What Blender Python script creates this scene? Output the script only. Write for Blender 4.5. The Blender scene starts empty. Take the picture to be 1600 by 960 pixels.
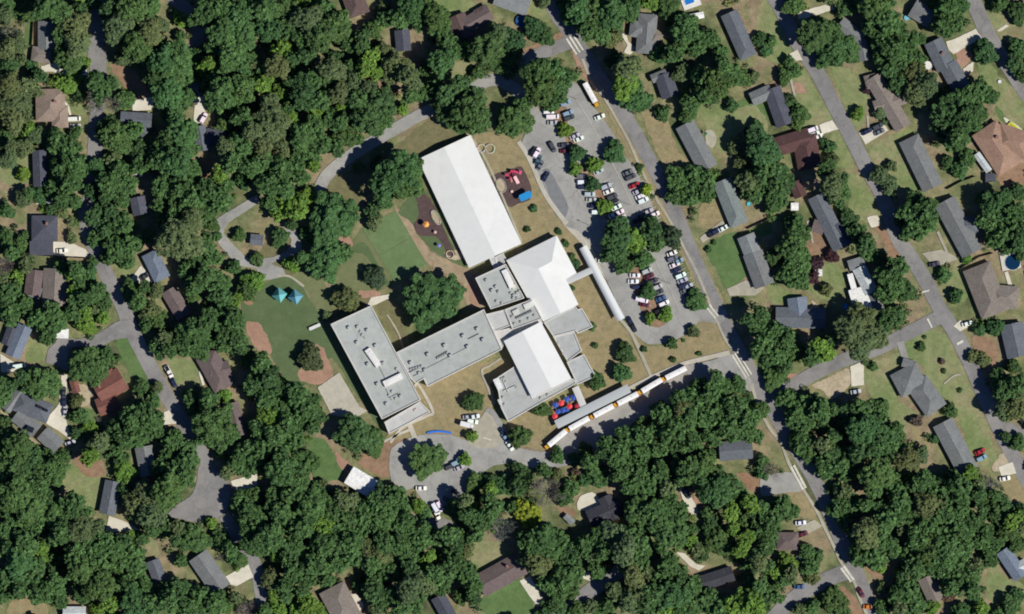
import bpy, bmesh, math, random
import numpy as np
from mathutils import Vector, Matrix, noise as mnoise

random.seed(11); rng = np.random.default_rng(5)
SC = bpy.context.scene
COL = SC.collection
M = 0.3                      # metres per photograph pixel on the ground
H = 3000.0                   # height the picture was taken from

# ------------------------------------------------------------------ camera, world, sun
cam_d = bpy.data.cameras.new('camera'); cam = bpy.data.objects.new('camera', cam_d); COL.objects.link(cam)
cam.location = (0, 0, H); cam_d.sensor_width = 36; cam_d.sensor_fit = 'HORIZONTAL'
cam_d.lens = 36 * H / (1600 * M); cam_d.clip_start = 10; cam_d.clip_end = 20000
SC.camera = cam
EL = math.radians(46); AZ = Vector((0.92, -0.40, 0)).normalized()
sun_dir = Vector((AZ.x * math.cos(EL), AZ.y * math.cos(EL), math.sin(EL)))
W = bpy.data.worlds.new('World'); SC.world = W; W.use_nodes = True
wn = W.node_tree.nodes; wn.clear()
sky = wn.new('ShaderNodeTexSky'); sky.sky_type = 'NISHITA'; sky.sun_disc = False
sky.ozone_density = 6.0; sky.dust_density = 0.2; sky.sun_elevation = EL; sky.sun_rotation = math.atan2(AZ.x, AZ.y)
hue = wn.new('ShaderNodeMix'); hue.data_type = 'RGBA'; hue.blend_type = 'MULTIPLY'; hue.inputs[0].default_value = 1.0; hue.inputs[7].default_value = (.72, .86, 1.18, 1)
bg = wn.new('ShaderNodeBackground'); bg.inputs['Strength'].default_value = 0.05
wo = wn.new('ShaderNodeOutputWorld')
W.node_tree.links.new(sky.outputs[0], hue.inputs[6]); W.node_tree.links.new(hue.outputs[2], bg.inputs[0]); W.node_tree.links.new(bg.outputs[0], wo.inputs[0])
sd = bpy.data.lights.new('sun', 'SUN'); sd.energy = 5.0; sd.angle = math.radians(0.5); sd.color = (1.0, 0.96, 0.89)
so = bpy.data.objects.new('sun', sd); COL.objects.link(so)
so.rotation_euler = (-sun_dir).to_track_quat('-Z', 'Y').to_euler()
SC.view_settings.view_transform = 'Standard'; SC.view_settings.look = 'None'
SC.view_settings.exposure = -0.2; SC.view_settings.gamma = 1.0
SC.cycles.filter_width = 1.9

# ------------------------------------------------------------------ helpers
def P(px, py, z=0.0):
    k = (H - z) / H
    return Vector(((px - 800) * M * k, (480 - py) * M * k, z))

def lin(r, g, b):
    f = lambda c: (c / 255) / 12.92 if c / 255 <= 0.04045 else ((c / 255 + 0.055) / 1.055) ** 2.4
    return (f(r), f(g), f(b), 1)

def rgb(c):
    return (c[0], c[1], c[2], 1)

def new_mat(name, rough=0.9, metal=0.0, spec=0.2):
    m = bpy.data.materials.new(name); m.use_nodes = True
    b = m.node_tree.nodes['Principled BSDF']
    b.inputs['Roughness'].default_value = rough; b.inputs['Metallic'].default_value = metal
    b.inputs['Specular IOR Level'].default_value = spec
    return m, m.node_tree, b

def noise_node(nt, co, scale, detail=4, rough=0.6):
    n = nt.nodes.new('ShaderNodeTexNoise'); n.inputs['Scale'].default_value = scale
    n.inputs['Detail'].default_value = detail; n.inputs['Roughness'].default_value = rough
    nt.links.new(co, n.inputs['Vector']); return n.outputs['Fac']

def ramp(nt, fac, stops):
    r = nt.nodes.new('ShaderNodeValToRGB'); nt.links.new(fac, r.inputs[0]); e = r.color_ramp.elements
    e[0].position, e[0].color = stops[0]; e[1].position, e[1].color = stops[-1]
    for p, c in stops[1:-1]:
        x = e.new(p); x.color = c
    return r.outputs[0]

def mix(nt, a, b, fac, mode='MIX'):
    n = nt.nodes.new('ShaderNodeMix'); n.data_type = 'RGBA'; n.blend_type = mode
    for s, v in ((n.inputs[6], a), (n.inputs[7], b), (n.inputs[0], fac)):
        if hasattr(v, 'links'): nt.links.new(v, s)
        else: s.default_value = v
    return n.outputs[2]

def val(v): return (v, v, v, 1)

def ground_mat(name, cols, s_big=0.03, s_mid=0.18, s_fine=1.6, fine=0.35, rough=0.95):
    """cols: colour stops mixed by a large noise; broken up by middle and fine noise."""
    m, nt, b = new_mat(name, rough)
    g = nt.nodes.new('ShaderNodeNewGeometry').outputs['Position']
    n1 = noise_node(nt, g, s_big, 5, 0.62)
    k = len(cols)
    c = ramp(nt, n1, [(0.32 + 0.36 * i / max(1, k - 1), rgb(x)) for i, x in enumerate(cols)])
    n2 = noise_node(nt, g, s_mid, 5, 0.65)
    c = mix(nt, c, ramp(nt, n2, [(0.3, val(1 - fine)), (0.7, val(1 + fine * 0.8))]), 1.0, 'MULTIPLY')
    n3 = noise_node(nt, g, s_fine, 3, 0.7)
    c = mix(nt, c, ramp(nt, n3, [(0.3, val(1 - fine * 0.7)), (0.7, val(1 + fine * 0.6))]), 1.0, 'MULTIPLY')
    c = wear(nt, c, g, name)
    nt.links.new(c, b.inputs['Base Color']); return m

def wear(nt, c, g, name):
    if 'asphalt' in name or 'parking' in name:
        v = nt.nodes.new('ShaderNodeTexVoronoi'); v.feature = 'DISTANCE_TO_EDGE'; v.inputs['Scale'].default_value = .11
        w = nt.nodes.new('ShaderNodeVectorMath'); w.operation = 'ADD'; n = nt.nodes.new('ShaderNodeTexNoise'); n.inputs['Scale'].default_value = .35; n.inputs['Detail'].default_value = 4
        s = nt.nodes.new('ShaderNodeVectorMath'); s.operation = 'SCALE'; s.inputs['Scale'].default_value = 5.0
        nt.links.new(g, n.inputs['Vector']); nt.links.new(n.outputs['Color'], s.inputs[0]); nt.links.new(g, w.inputs[0]); nt.links.new(s.outputs[0], w.inputs[1]); nt.links.new(w.outputs[0], v.inputs['Vector'])
        c = mix(nt, c, ramp(nt, v.outputs['Distance'], [(0.0, val(.80)), (.03, val(1.0))]), 1.0, 'MULTIPLY')      # cracks and sealed joints
        c = mix(nt, c, ramp(nt, noise_node(nt, g, .12, 2, .5), [(.60, val(1.0)), (.66, val(.90))]), 1.0, 'MULTIPLY')   # repairs
        c = mix(nt, c, ramp(nt, noise_node(nt, g, .8, 2, .5), [(.66, val(1.0)), (.75, val(.84))]), 1.0, 'MULTIPLY')    # oil spots
    elif 'grass' in name or 'ground' in name or 'turf' in name or 'dirt' in name:
        k = .4 if 'turf' in name else 1.0
        c = mix(nt, c, ramp(nt, noise_node(nt, g, .55, 5, .7), [(.54, (1, 1, 1, 1)), (.70, (1 + .25 * k, 1 - .02 * k, 1 - .05 * k, 1))]), 1.0, 'MULTIPLY')   # worn, dry spots
        c = mix(nt, c, ramp(nt, noise_node(nt, g, .9, 4, .7), [(.30, (1 - .35 * k, 1 - .18 * k, 1 - .4 * k, 1)), (.45, (1, 1, 1, 1))]), 1.0, 'MULTIPLY')   # weeds
    return c

def tint_mat(name, rough=0.8, metal=0.0, spec=0.3, n_amt=0.12, scale=0.8, streak=None, use_attr=False, coat=0.0):
    """colour comes from the object's own colour, broken by noise"""
    m, nt, b = new_mat(name, rough, metal, spec)
    oi = nt.nodes.new('ShaderNodeObjectInfo')
    g = nt.nodes.new('ShaderNodeNewGeometry').outputs['Position']
    c = oi.outputs['Color']
    if use_attr:
        at = nt.nodes.new('ShaderNodeAttribute'); at.attribute_name = 'tint'
        c = mix(nt, c, at.outputs['Color'], 1.0, 'MULTIPLY')
    if n_amt:
        n = noise_node(nt, g, scale, 4, 0.65)
        c = mix(nt, c, ramp(nt, n, [(0.3, val(1 - n_amt)), (0.7, val(1 + n_amt))]), 1.0, 'MULTIPLY')
        n = noise_node(nt, g, scale * 0.22, 4, 0.65)
        c = mix(nt, c, ramp(nt, n, [(0.3, val(1 - n_amt)), (0.7, val(1 + n_amt * .7))]), 1.0, 'MULTIPLY')
    if name == 'roof_shingle':        # faded slopes and fallen leaves
        c = mix(nt, c, (.13, .10, .06, 1), ramp(nt, noise_node(nt, g, .7, 5, .75), [(.60, val(0)), (.74, val(.55))]))
        wv = nt.nodes.new('ShaderNodeTexVoronoi'); wv.inputs['Scale'].default_value = 1.3; nt.links.new(g, wv.inputs['Vector'])
        c = mix(nt, c, ramp(nt, wv.outputs['Distance'], [(0, val(.88)), (.8, val(1.12))]), 1.0, 'MULTIPLY')
    if name in ('flat_roof_membrane', 'painted_metal_roof'):
        k = .16 if 'flat' in name else .07
        c = mix(nt, c, ramp(nt, noise_node(nt, g, .16, 6, .72), [(.52, val(1)), (.72, (1 - k, 1 - k, 1 - k * 1.2, 1))]), 1.0, 'MULTIPLY')   # ponding and dirt
        c = mix(nt, c, ramp(nt, noise_node(nt, g, 1.1, 3, .7), [(.64, val(1)), (.74, val(1 - k * .9))]), 1.0, 'MULTIPLY')
    nt.links.new(c, b.inputs['Base Color'])
    if coat: b.inputs['Coat Weight'].default_value = coat
    return m

MAT = {}
MAT['ground'] = ground_mat('yard_ground', [(.10,.10,.055), (.145,.175,.075), (.24,.24,.12), (.31,.24,.155), (.16,.195,.08)], 0.03, 0.2, 1.4)
MAT['lawn'] = ground_mat('lawn_grass', [(.165,.235,.085), (.235,.27,.12), (.32,.29,.165)], 0.05, 0.3, 1.8, .24)
MAT['green'] = ground_mat('green_grass', [(.10,.175,.06), (.13,.205,.075)], 0.05, 0.3, 1.8, .2)
MAT['tan'] = ground_mat('dry_grass', [(.26,.235,.12), (.335,.275,.15), (.29,.25,.135), (.35,.275,.165)], 0.07, 0.35, 1.8, .2)
MAT['olive'] = ground_mat('thin_grass', [(.165,.165,.08), (.21,.19,.10)], 0.07, 0.35, 1.8, .2)
MAT['dirt'] = ground_mat('bare_dirt', [(.24,.16,.10), (.33,.215,.14), (.28,.17,.10)], 0.08, 0.4, 2.0, .22)
MAT['red'] = ground_mat('red_clay', [(.35,.215,.15), (.43,.27,.19)], 0.08, 0.4, 2.0, .15)
MAT['sand'] = ground_mat('pale_sand', [(.40,.33,.22), (.52,.44,.31)], 0.08, 0.5, 2.0, .2)
MAT['path'] = ground_mat('worn_dirt_path', [(.30,.225,.14), (.40,.32,.21), (.34,.25,.16)], 0.1, 0.4, 2.0, .22)
MAT['mulch'] = ground_mat('bark_mulch', [(.095,.065,.062), (.12,.08,.075)], 0.1, 0.6, 2.4, .2)
MAT['turf'] = ground_mat('sports_turf', [(.135,.205,.085), (.165,.235,.105)], 0.05, 0.3, 2.0, .12)
MAT['turf2'] = ground_mat('play_turf', [(.095,.145,.062), (.13,.175,.082)], 0.04, 0.25, 2.0, .14)
MAT['turf3'] = ground_mat('meadow_turf', [(.15,.18,.08), (.20,.215,.105)], 0.05, 0.25, 2.0, .14)
MAT['asphalt'] = ground_mat('aged_asphalt', [(.21,.205,.198), (.26,.252,.243), (.305,.295,.28)], 0.05, 0.25, 2.2, .11, .85)
MAT['lot'] = ground_mat('parking_asphalt', [(.275,.275,.26), (.35,.345,.32), (.415,.405,.37)], 0.05, 0.22, 2.2, .10, .85)
MAT['patch'] = ground_mat('asphalt_repair', [(.20,.205,.21), (.235,.24,.24)], 0.06, 0.3, 2.2, .1, .85)
MAT['concrete'] = ground_mat('pale_concrete', [(.46,.43,.35), (.56,.53,.44)], 0.08, 0.4, 2.2, .12, .85)
MAT['white_conc'] = ground_mat('white_concrete', [(.62,.58,.46), (.74,.70,.58)], 0.08, 0.4, 2.2, .1, .85)
MAT['old_conc'] = ground_mat('weathered_concrete', [(.36,.34,.27), (.46,.43,.33)], 0.08, 0.4, 2.2, .14, .85)
MAT['paint'] = ground_mat('road_paint', [(.62,.60,.50), (.72,.70,.60)], 0.1, 0.6, 3.0, .18, .8)
MAT['shingle'] = tint_mat('roof_shingle', .92, 0, .15, .13, 1.2)
MAT['wall'] = tint_mat('house_wall', .85, 0, .2, .06, .8)
MAT['membrane'] = tint_mat('flat_roof_membrane', .8, 0, .2, .085, .35)
MAT['metal'] = tint_mat('painted_metal_roof', .6, 0, .3, .03, .15)
MAT['plain'] = tint_mat('painted_surface', .6, 0, .3, .07, .9)
MAT['carpaint'] = tint_mat('car_paint', .35, 0, .5, 0, coat=.4)
MAT['bark'] = tint_mat('bark', .95, 0, .1, .2, 2.0)

m, nt, b = new_mat('car_glass', .12, 0, .6); b.inputs['Base Color'].default_value = (.02,.025,.035,1); MAT['glass'] = m
m, nt, b = new_mat('tyre_rubber', .9); b.inputs['Base Color'].default_value = (.02,.02,.02,1); MAT['tyre'] = m
m, nt, b = new_mat('pool_water', .08, 0, .5); b.inputs['Base Color'].default_value = (.02,.20,.62,1); MAT['water'] = m
m, nt, b = new_mat('dark_pool_water', .08, 0, .5); b.inputs['Base Color'].default_value = (.006,.035,.085,1); MAT['water2'] = m

# foliage: object colour x per-leaf tint x clumped noise
m, nt, b = new_mat('leaves', .75, 0, .25)
oi = nt.nodes.new('ShaderNodeObjectInfo'); at = nt.nodes.new('ShaderNodeAttribute'); at.attribute_name = 'tint'
c = mix(nt, oi.outputs['Color'], at.outputs['Color'], 1.0, 'MULTIPLY')
g = nt.nodes.new('ShaderNodeNewGeometry').outputs['Position']
c = mix(nt, c, ramp(nt, noise_node(nt, g, 0.45, 3, .6), [(.3, (.75,.78,.85,1)), (.7, (1.3,1.2,1.0,1))]), 1.0, 'MULTIPLY')
nt.links.new(c, b.inputs['Base Color']); MAT['leaf'] = m

def mesh(name, verts, faces, mat, smooth=False):
    me = bpy.data.meshes.new(name); me.from_pydata([tuple(v) for v in verts], [], faces)
    if mat is not None: me.materials.append(MAT[mat] if isinstance(mat, str) else mat)
    if smooth: me.polygons.foreach_set('use_smooth', [True] * len(me.polygons))
    return me

def obj(name, me, parent=None, color=None):
    o = bpy.data.objects.new(name, me); COL.objects.link(o)
    if parent is not None: o.parent = parent
    if color is not None: o.color = rgb(color)
    return o

THINGS = []
def tag(o, label, cat, group=None):
    o['label'] = label; o['category'] = cat
    if group: o['group'] = group
    THINGS.append(o); return o

def thing(name, loc, rz=0.0):
    o = bpy.data.objects.new(name, None); COL.objects.link(o); o.empty_display_size = 0.5
    o.location = loc; o.rotation_euler = (0, 0, rz); return o

def structure(o, kind='structure'):
    o['kind'] = kind; return o

class MB:
    """collects shapes into one mesh"""
    def __init__(s): s.v = []; s.f = []
    def add(s, v, f):
        n = len(s.v); s.v += [tuple(x) for x in v]; s.f += [tuple(i + n for i in q) for q in f]
    def box(s, c, size, rz=0.0, taper=1.0):
        cx, cy, cz = c; a, b_, h = size[0] / 2, size[1] / 2, size[2]
        co, si = math.cos(rz), math.sin(rz); v = []
        for z, t in ((0, 1), (h, taper)):
            for x, y in ((-a, -b_), (a, -b_), (a, b_), (-a, b_)):
                x *= t; y *= t; v.append((cx + x * co - y * si, cy + x * si + y * co, cz + z))
        s.add(v, [(3, 2, 1, 0), (4, 5, 6, 7), (0, 1, 5, 4), (1, 2, 6, 5), (2, 3, 7, 6), (3, 0, 4, 7)])
    def cyl(s, p, q, r0, r1=None, n=8, cap=True):
        p, q = Vector(p), Vector(q); r1 = r0 if r1 is None else r1; d = (q - p).normalized()
        u = d.orthogonal().normalized(); w = d.cross(u); v = []
        for c, r in ((p, r0), (q, r1)):
            for i in range(n):
                a = 2 * math.pi * i / n; v.append(c + (u * math.cos(a) + w * math.sin(a)) * r)
        f = [(i, (i + 1) % n, n + (i + 1) % n, n + i) for i in range(n)]
        if cap: f += [tuple(range(n - 1, -1, -1)), tuple(range(n, 2 * n))]
        s.add(v, f)
    def prism(s, pts, z0, z1):
        pts = ccw(pts); n = len(pts)
        s.add([(p[0], p[1], z0) for p in pts] + [(p[0], p[1], z1) for p in pts],
              [tuple(range(n - 1, -1, -1)), tuple(range(n, 2 * n))] + [(i, (i + 1) % n, n + (i + 1) % n, n + i) for i in range(n)])
    def build(s, name, mat, parent=None, color=None, smooth=False):
        return obj(name, mesh(name, s.v, s.f, mat, smooth), parent, color)

def ccw(pts):
    a = sum(pts[i][0] * pts[(i + 1) % len(pts)][1] - pts[(i + 1) % len(pts)][0] * pts[i][1] for i in range(len(pts)))
    return list(pts) if a > 0 else list(pts)[::-1]

def smooth_line(pts, n=6):
    out = []
    q = [pts[0]] + list(pts) + [pts[-1]]
    for i in range(1, len(q) - 2):
        p0, p1, p2, p3 = [Vector((a[0], a[1])) for a in q[i - 1:i + 3]]
        for k in range(n):
            t = k / n
            out.append(0.5 * ((2 * p1) + (p2 - p0) * t + (2 * p0 - 5 * p1 + 4 * p2 - p3) * t * t + (-p0 + 3 * p1 - 3 * p2 + p3) * t ** 3))
    out.append(Vector(pts[-1])); return out

LAYER = {}
def patch(name, pts, mat, z, rough=0.8, smooth=True, depth=0.0):
    """a sheet of ground from an outline in photograph pixels; rough = edge wander in pixels"""
    LAYER[z] = LAYER.get(z, 0) + 1
    zz = z + 0.006 * (LAYER[z] % 12)
    ring = list(pts) + [pts[0]]
    if smooth:
        ext = [pts[-1]] + list(pts) + [pts[0], pts[1]]
        line = []
        for i in range(1, len(ext) - 2):
            p0, p1, p2, p3 = [Vector(a) for a in ext[i - 1:i + 3]]
            for k in range(6):
                t = k / 6
                line.append(0.5 * ((2 * p1) + (p2 - p0) * t + (2 * p0 - 5 * p1 + 4 * p2 - p3) * t * t + (-p0 + 3 * p1 - 3 * p2 + p3) * t ** 3) * .6 + (p1 + (p2 - p1) * t) * .4)
    else:
        line = [Vector(a) for a in pts]
    out = []
    for i in range(len(line)):
        a, b_ = line[i], line[(i + 1) % len(line)]
        n = max(1, int((b_ - a).length / 1.6)) if rough else 1
        for k in range(n):
            p = a + (b_ - a) * (k / n)
            if rough:
                d = mnoise.noise_vector(Vector((p.x * .13, p.y * .13, zz * 9))) * 2.2 * rough + mnoise.noise_vector(Vector((p.x * .5, p.y * .5, 3))) * rough
                p = p + Vector((d.x, d.y))
            out.append(P(p.x, p.y, zz))
    out = ccw([(v.x, v.y) for v in out])
    return structure(obj(name, mesh(name, [(x, y, zz) for x, y in out], [tuple(range(len(out)))], mat)))

def ribbon(name, pts, w, mat, z, wob=0.25, ends=None):
    LAYER[z] = LAYER.get(z, 0) + 1
    zz = z + 0.006 * (LAYER[z] % 12)
    L = smooth_line(pts, 8); v = []; f = []
    for i, p in enumerate(L):
        d = (L[min(i + 1, len(L) - 1)] - L[max(i - 1, 0)]).normalized(); nrm = Vector((-d.y, d.x))
        hw = w / 2 + mnoise.noise(Vector((p.x * .08, p.y * .08, 1))) * wob * 2
        for s in (-1, 1):
            v.append(P(p.x + nrm.x * hw * s, p.y + nrm.y * hw * s, zz))
    for i in range(len(L) - 1):
        f.append((2 * i, 2 * i + 1, 2 * i + 3, 2 * i + 2))
    o = structure(obj(name, mesh(name, v, f, mat)))
    if len(o.data.polygons) and o.data.polygons[0].normal.z < 0: o.data.flip_normals()
    return o
# ------------------------------------------------------------------ ground, lawns, roads
g = mesh('ground', [(-1500, -1500, 0), (1500, -1500, 0), (1500, 1500, 0), (-1500, 1500, 0)], [(0, 1, 2, 3)], 'ground')
structure(obj('ground', g))

Z1, Z2, Z3, Z4, Z5 = 0.03, 0.12, 0.21, 0.30, 0.40
def lawns(name, mat, lst, z=Z1, rough=1.2):
    for p in lst: patch(name, p, mat, z, rough)
lawns('lawn', 'lawn', [
 [(1195,-10),(1210,20),(1240,85),(1246,90),(1225,100),(1200,95),(1180,60),(1185,20)],
 [(1240,112),(1262,118),(1300,185),(1320,225),(1335,262),(1310,262),(1290,245),(1300,200),(1262,205),(1240,160)],
 [(1300,105),(1330,110),(1355,150),(1352,190),(1335,205),(1318,165)],
 [(1358,232),(1400,208),(1425,200),(1450,215),(1410,225),(1420,270),(1440,300),(1385,290),(1362,262)],
 [(1305,272),(1345,275),(1370,320),(1385,350),(1345,345),(1325,320),(1330,300)],
 [(1535,20),(1570,25),(1578,42),(1565,60)],
 [(1548,130),(1560,118),(1600,155),(1600,200),(1580,190),(1560,170)],
 [(1530,90),(1550,100),(1562,125),(1555,145),(1528,110)],
 [(1385,560),(1412,545),(1422,522),(1470,518),(1500,565),(1530,635),(1548,680),(1550,695),(1520,700),(1490,640),(1478,625),(1450,595),(1440,570),(1420,562),(1390,580),(1405,625),(1435,650),(1425,665),(1380,650),(1350,590)],
 [(1340,570),(1395,560),(1400,600),(1380,640),(1355,600)],
 [(1490,690),(1520,685),(1550,700),(1560,720),(1540,735),(1525,715)],
 [(1480,425),(1500,405),(1520,430),(1510,470),(1490,480),(1475,450)],
 [(1145,175),(1180,165),(1200,190),(1195,215),(1160,215)],
 [(1090,170),(1140,165),(1150,200),(1145,235),(1125,240),(1100,195)],
 [(262,560),(310,568),(315,600),(290,605),(275,600)],
 [(105,150),(130,150),(128,180),(108,172)],
 [(0,240),(45,240),(46,285),(20,290),(0,280)],
 [(180,415),(220,415),(228,430),(200,440),(190,430)],
 [(45,525),(60,525),(76,545),(70,562),(42,565)],
 [(85,735),(130,720),(155,735),(160,770),(150,795),(125,785),(100,760)],
 [(740,845),(790,850),(800,870),(755,895),(735,880)],
 [(1200,440),(1230,455),(1245,462),(1215,475),(1200,465)],
 [(1270,415),(1310,415),(1320,450),(1300,470),(1270,460)],
 [(1560,240),(1600,235),(1600,290),(1580,320),(1565,290)],
 [(655,105),(700,95),(735,100),(720,120),(660,135)],
 [(820,0),(865,5),(865,30),(840,35),(825,22)],
 [(668,0),(735,0),(745,15),(700,25),(670,15)],
 [(1550,880),(1575,905),(1600,915),(1595,945),(1550,945),(1540,910)],
 [(225,845),(245,842),(248,868),(235,868)],
 [(395,555),(420,560),(425,590),(400,600)],
])
lawns('green_lawn', 'green', [
 [(1100,385),(1150,362),(1158,400),(1168,430),(1136,453),(1118,420)],
 [(1158,368),(1200,343),(1205,365),(1180,370)],
 [(180,530),(208,528),(222,560),(242,600),(225,600),(205,590),(190,560)],
 [(752,935),(812,905),(835,945),(830,960),(760,960)],
 [(50,20),(54,22),(48,70),(38,65),(40,45)],
 [(1150,160),(1195,150),(1200,190),(1170,205)],
 [(120,640),(145,640),(150,670),(130,665)],
 [(1555,165),(1600,190),(1600,205),(1565,190)],
 [(120,722),(158,722),(158,740),(140,742)],
 [(480,690),(505,685),(525,715),(540,735),(525,750),(490,745)],
])
lawns('dry_lawn', 'tan', [
 [(890,352),(905,372),(935,430),(965,500),(1018,590),(985,606),(940,628),(905,610),(932,590),(905,545),(926,515),(900,480),(885,440),(900,425),(870,368)],
 [(985,515),(1018,592),(1060,572),(1110,562),(1145,550),(1125,512),(1112,505),(1075,522),(1045,540),(1010,540)],
 [(740,208),(812,222),(885,350),(868,372),(815,385),(800,345),(780,300),(755,250)],
 [(648,605),(780,560),(800,575),(768,600),(775,630),(752,655),(742,692),(700,682),(660,680),(625,700),(600,700),(608,678),(672,645)],
 [(795,655),(835,640),(865,655),(880,670),(855,705),(830,700),(800,690)],
 [(997,160),(1012,165),(1045,192),(1060,240),(1098,268),(1105,285),(1070,290),(1035,255),(1010,200)],
 [(955,160),(975,180),(1015,245),(1060,330),(1110,430),(1130,470),(1112,480),(1080,430),(1030,330),(985,240),(950,180)],
 [(1095,320),(1120,310),(1135,345),(1115,360),(1092,350)],
 [(1590,690),(1600,720),(1600,790),(1575,775),(1560,745),(1575,735)],
 [(1220,765),(1255,765),(1275,800),(1272,812),(1245,805),(1235,780)],
 [(1310,735),(1330,745),(1335,768),(1318,760),(1305,745)],
 [(1425,665),(1440,675),(1455,700),(1440,700),(1425,680)],
 [(20,935),(55,930),(75,950),(70,965),(10,965)],
], Z1 + .04)
lawns('thin_lawn', 'olive', [
 [(500,302),(520,275),(560,262),(610,235),(665,190),(700,200),(735,208),(655,247),(630,262),(580,300),(545,325)],
 [(400,405),(440,350),(500,375),(560,395),(520,440),(480,430),(430,440)],
 [(1280,470),(1290,540),(1310,560),(1340,560),(1320,500)],
 [(600,470),(622,470),(640,540),(622,548),(602,510),(585,480)],
 [(520,470),(580,455),(600,462),(575,478),(530,498)],
])
patch('sports_pitch', [(566,357),(618,329),(642,370),(667,413),(641,428),(617,442),(592,400)], 'turf', Z2, .12, smooth=False)
for q in [[(566,357),(592,400),(617,442)],[(618,329),(642,370),(667,413)],[(592,400),(642,372)]]: ribbon('pitch_line', q, .5, 'turf3', Z2 + .1, .1)
lawns('meadow', 'turf3', [
 [(520,445),(547,388),(566,356),(592,400),(617,442),(600,452),(560,462),(525,460)],
 [(455,432),(475,425),(505,440),(520,470),(518,505),(500,495),(480,455)],
], Z1 + .05, .5)
lawns('play_lawn', 'turf2', [
 [(377,466),(400,452),(436,432),(466,437),(485,470),(500,492),(520,512),(560,580),(597,652),(590,665),(560,620),(520,560),(492,578),(480,600),(455,605),(425,560),(400,520),(380,500)],
 [(545,392),(570,378),(600,432),(612,443),(600,446),(572,400)],
 [(622,332),(655,290),(665,300),(700,370),(730,418),(712,412),(680,395),(655,370),(640,345)],
], Z1 + .06, .5)
lawns('worn_path', 'path', [[(617,322),(640,342),(652,368),(680,398),(728,420),(750,448),(757,480),(735,478),(715,450),(700,430),(668,412),(640,378),(624,345)]], Z1 + .05)
lawns('bare_dirt', 'dirt', [
 [(598,690),(640,690),(650,740),(618,735),(600,715),(605,705)],
 [(640,700),(690,690),(722,704),(720,728),(700,735),(690,760),(665,768),(650,750),(628,745),(632,720)],
 [(820,75),(840,68),(890,45),(893,58),(845,78),(815,86)],
 [(1362,350),(1385,355),(1415,420),(1400,420),(1375,370)],
 [(1520,525),(1550,530),(1560,560),(1545,585),(1525,560)],
 [(1255,365),(1290,365),(1298,388),(1285,410),(1260,390)],
 [(1555,262),(1600,255),(1600,310),(1570,300)],
 [(1258,400),(1270,395),(1275,425),(1260,420)],
 [(1340,870),(1385,870),(1400,890),(1370,905)],
 [(1312,918),(1330,925),(1352,965),(1335,965)],
 [(1190,145),(1215,120),(1220,135)],
 [(500,120),(560,115),(600,130),(620,150),(600,150)],
 [(285,240),(305,250),(345,290),(330,290),(300,270)],
 [(600,150),(622,135),(620,150),(612,158)],
 [(170,100),(210,110),(235,150),(215,155),(190,130)],
 [(320,465),(345,450),(358,475),(348,480)],
 [(385,440),(400,460),(392,478),(382,470)],
 [(1150,740),(1195,745),(1200,765),(1175,768)],
 [(580,700),(610,690),(612,740),(600,748),(560,725)],
 [(110,710),(150,700),(165,740),(135,745)],
 [(870,790),(895,795),(900,805),(880,812)],
 [(640,95),(665,98),(662,118),(645,115)],
], Z1 + .05)
lawns('red_clay', 'red', [
 [(383,504),(402,505),(415,520),(425,552),(408,552),(390,528)],
 [(488,538),(505,545),(517,572),(521,588),(498,602),(470,596),(467,580),(478,565)],
 [(560,455),(592,455),(595,466),(565,466)],
 [(1085,765),(1108,765),(1108,785),(1095,800),(1085,788)],
 [(1230,585),(1245,585),(1240,598),(1230,596)],
 [(728,435),(745,440),(752,478),(738,476)],
 [(1495,78),(1512,78),(1520,90),(1505,105),(1495,95)],
 [(523,705),(532,712),(560,738),(545,742),(530,730)],
 [(1242,130),(1256,132),(1258,145),(1245,145)],
 [(480,370),(545,372),(548,385),(500,382)],
 [(885,45),(895,75),(925,120),(920,130),(900,100)],
 [(945,60),(955,62),(950,70)],
], Z1 + .08)
lawns('sand_patch', 'sand', [
 [(1268,602),(1290,592),(1325,575),(1330,600),(1300,625),(1285,610)],
 [(108,598),(140,605),(143,625),(125,640),(112,625)],
 [(1268,470),(1280,480),(1282,500),(1270,500)],
 [(694,393),(706,390),(720,395),(722,405),(700,405)],
 [(1575,700),(1590,710),(1585,735),(1555,738),(1550,728)],
 [(640,185),(655,180),(650,192)],
], Z1 + .09)
lawns('bark_mulch', 'mulch', [
 [(650,304),(662,302),(676,318),(690,348),(702,378),(712,398),(700,400),(692,382),(680,370),(655,368),(646,352),(655,335)],
 [(768,275),(800,264),(816,261),(830,292),(828,312),(812,318),(798,324),(786,318),(775,298)],
], Z2, .35)
lawns('planting_bed', 'dirt', [
 [(862,165),(885,168),(888,190),(872,200),(862,182)],
 [(884,212),(900,212),(902,228),(888,232)],
 [(898,255),(925,262),(935,300),(925,306),(905,280)],
 [(925,290),(945,300),(960,340),(952,348),(935,325)],
 [(952,345),(962,348),(990,400),(1010,440),(1035,490),(1046,500),(1030,512),(1012,508),(1003,490),(985,440),(960,380)],
], Z3 + .12, .3)

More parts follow.
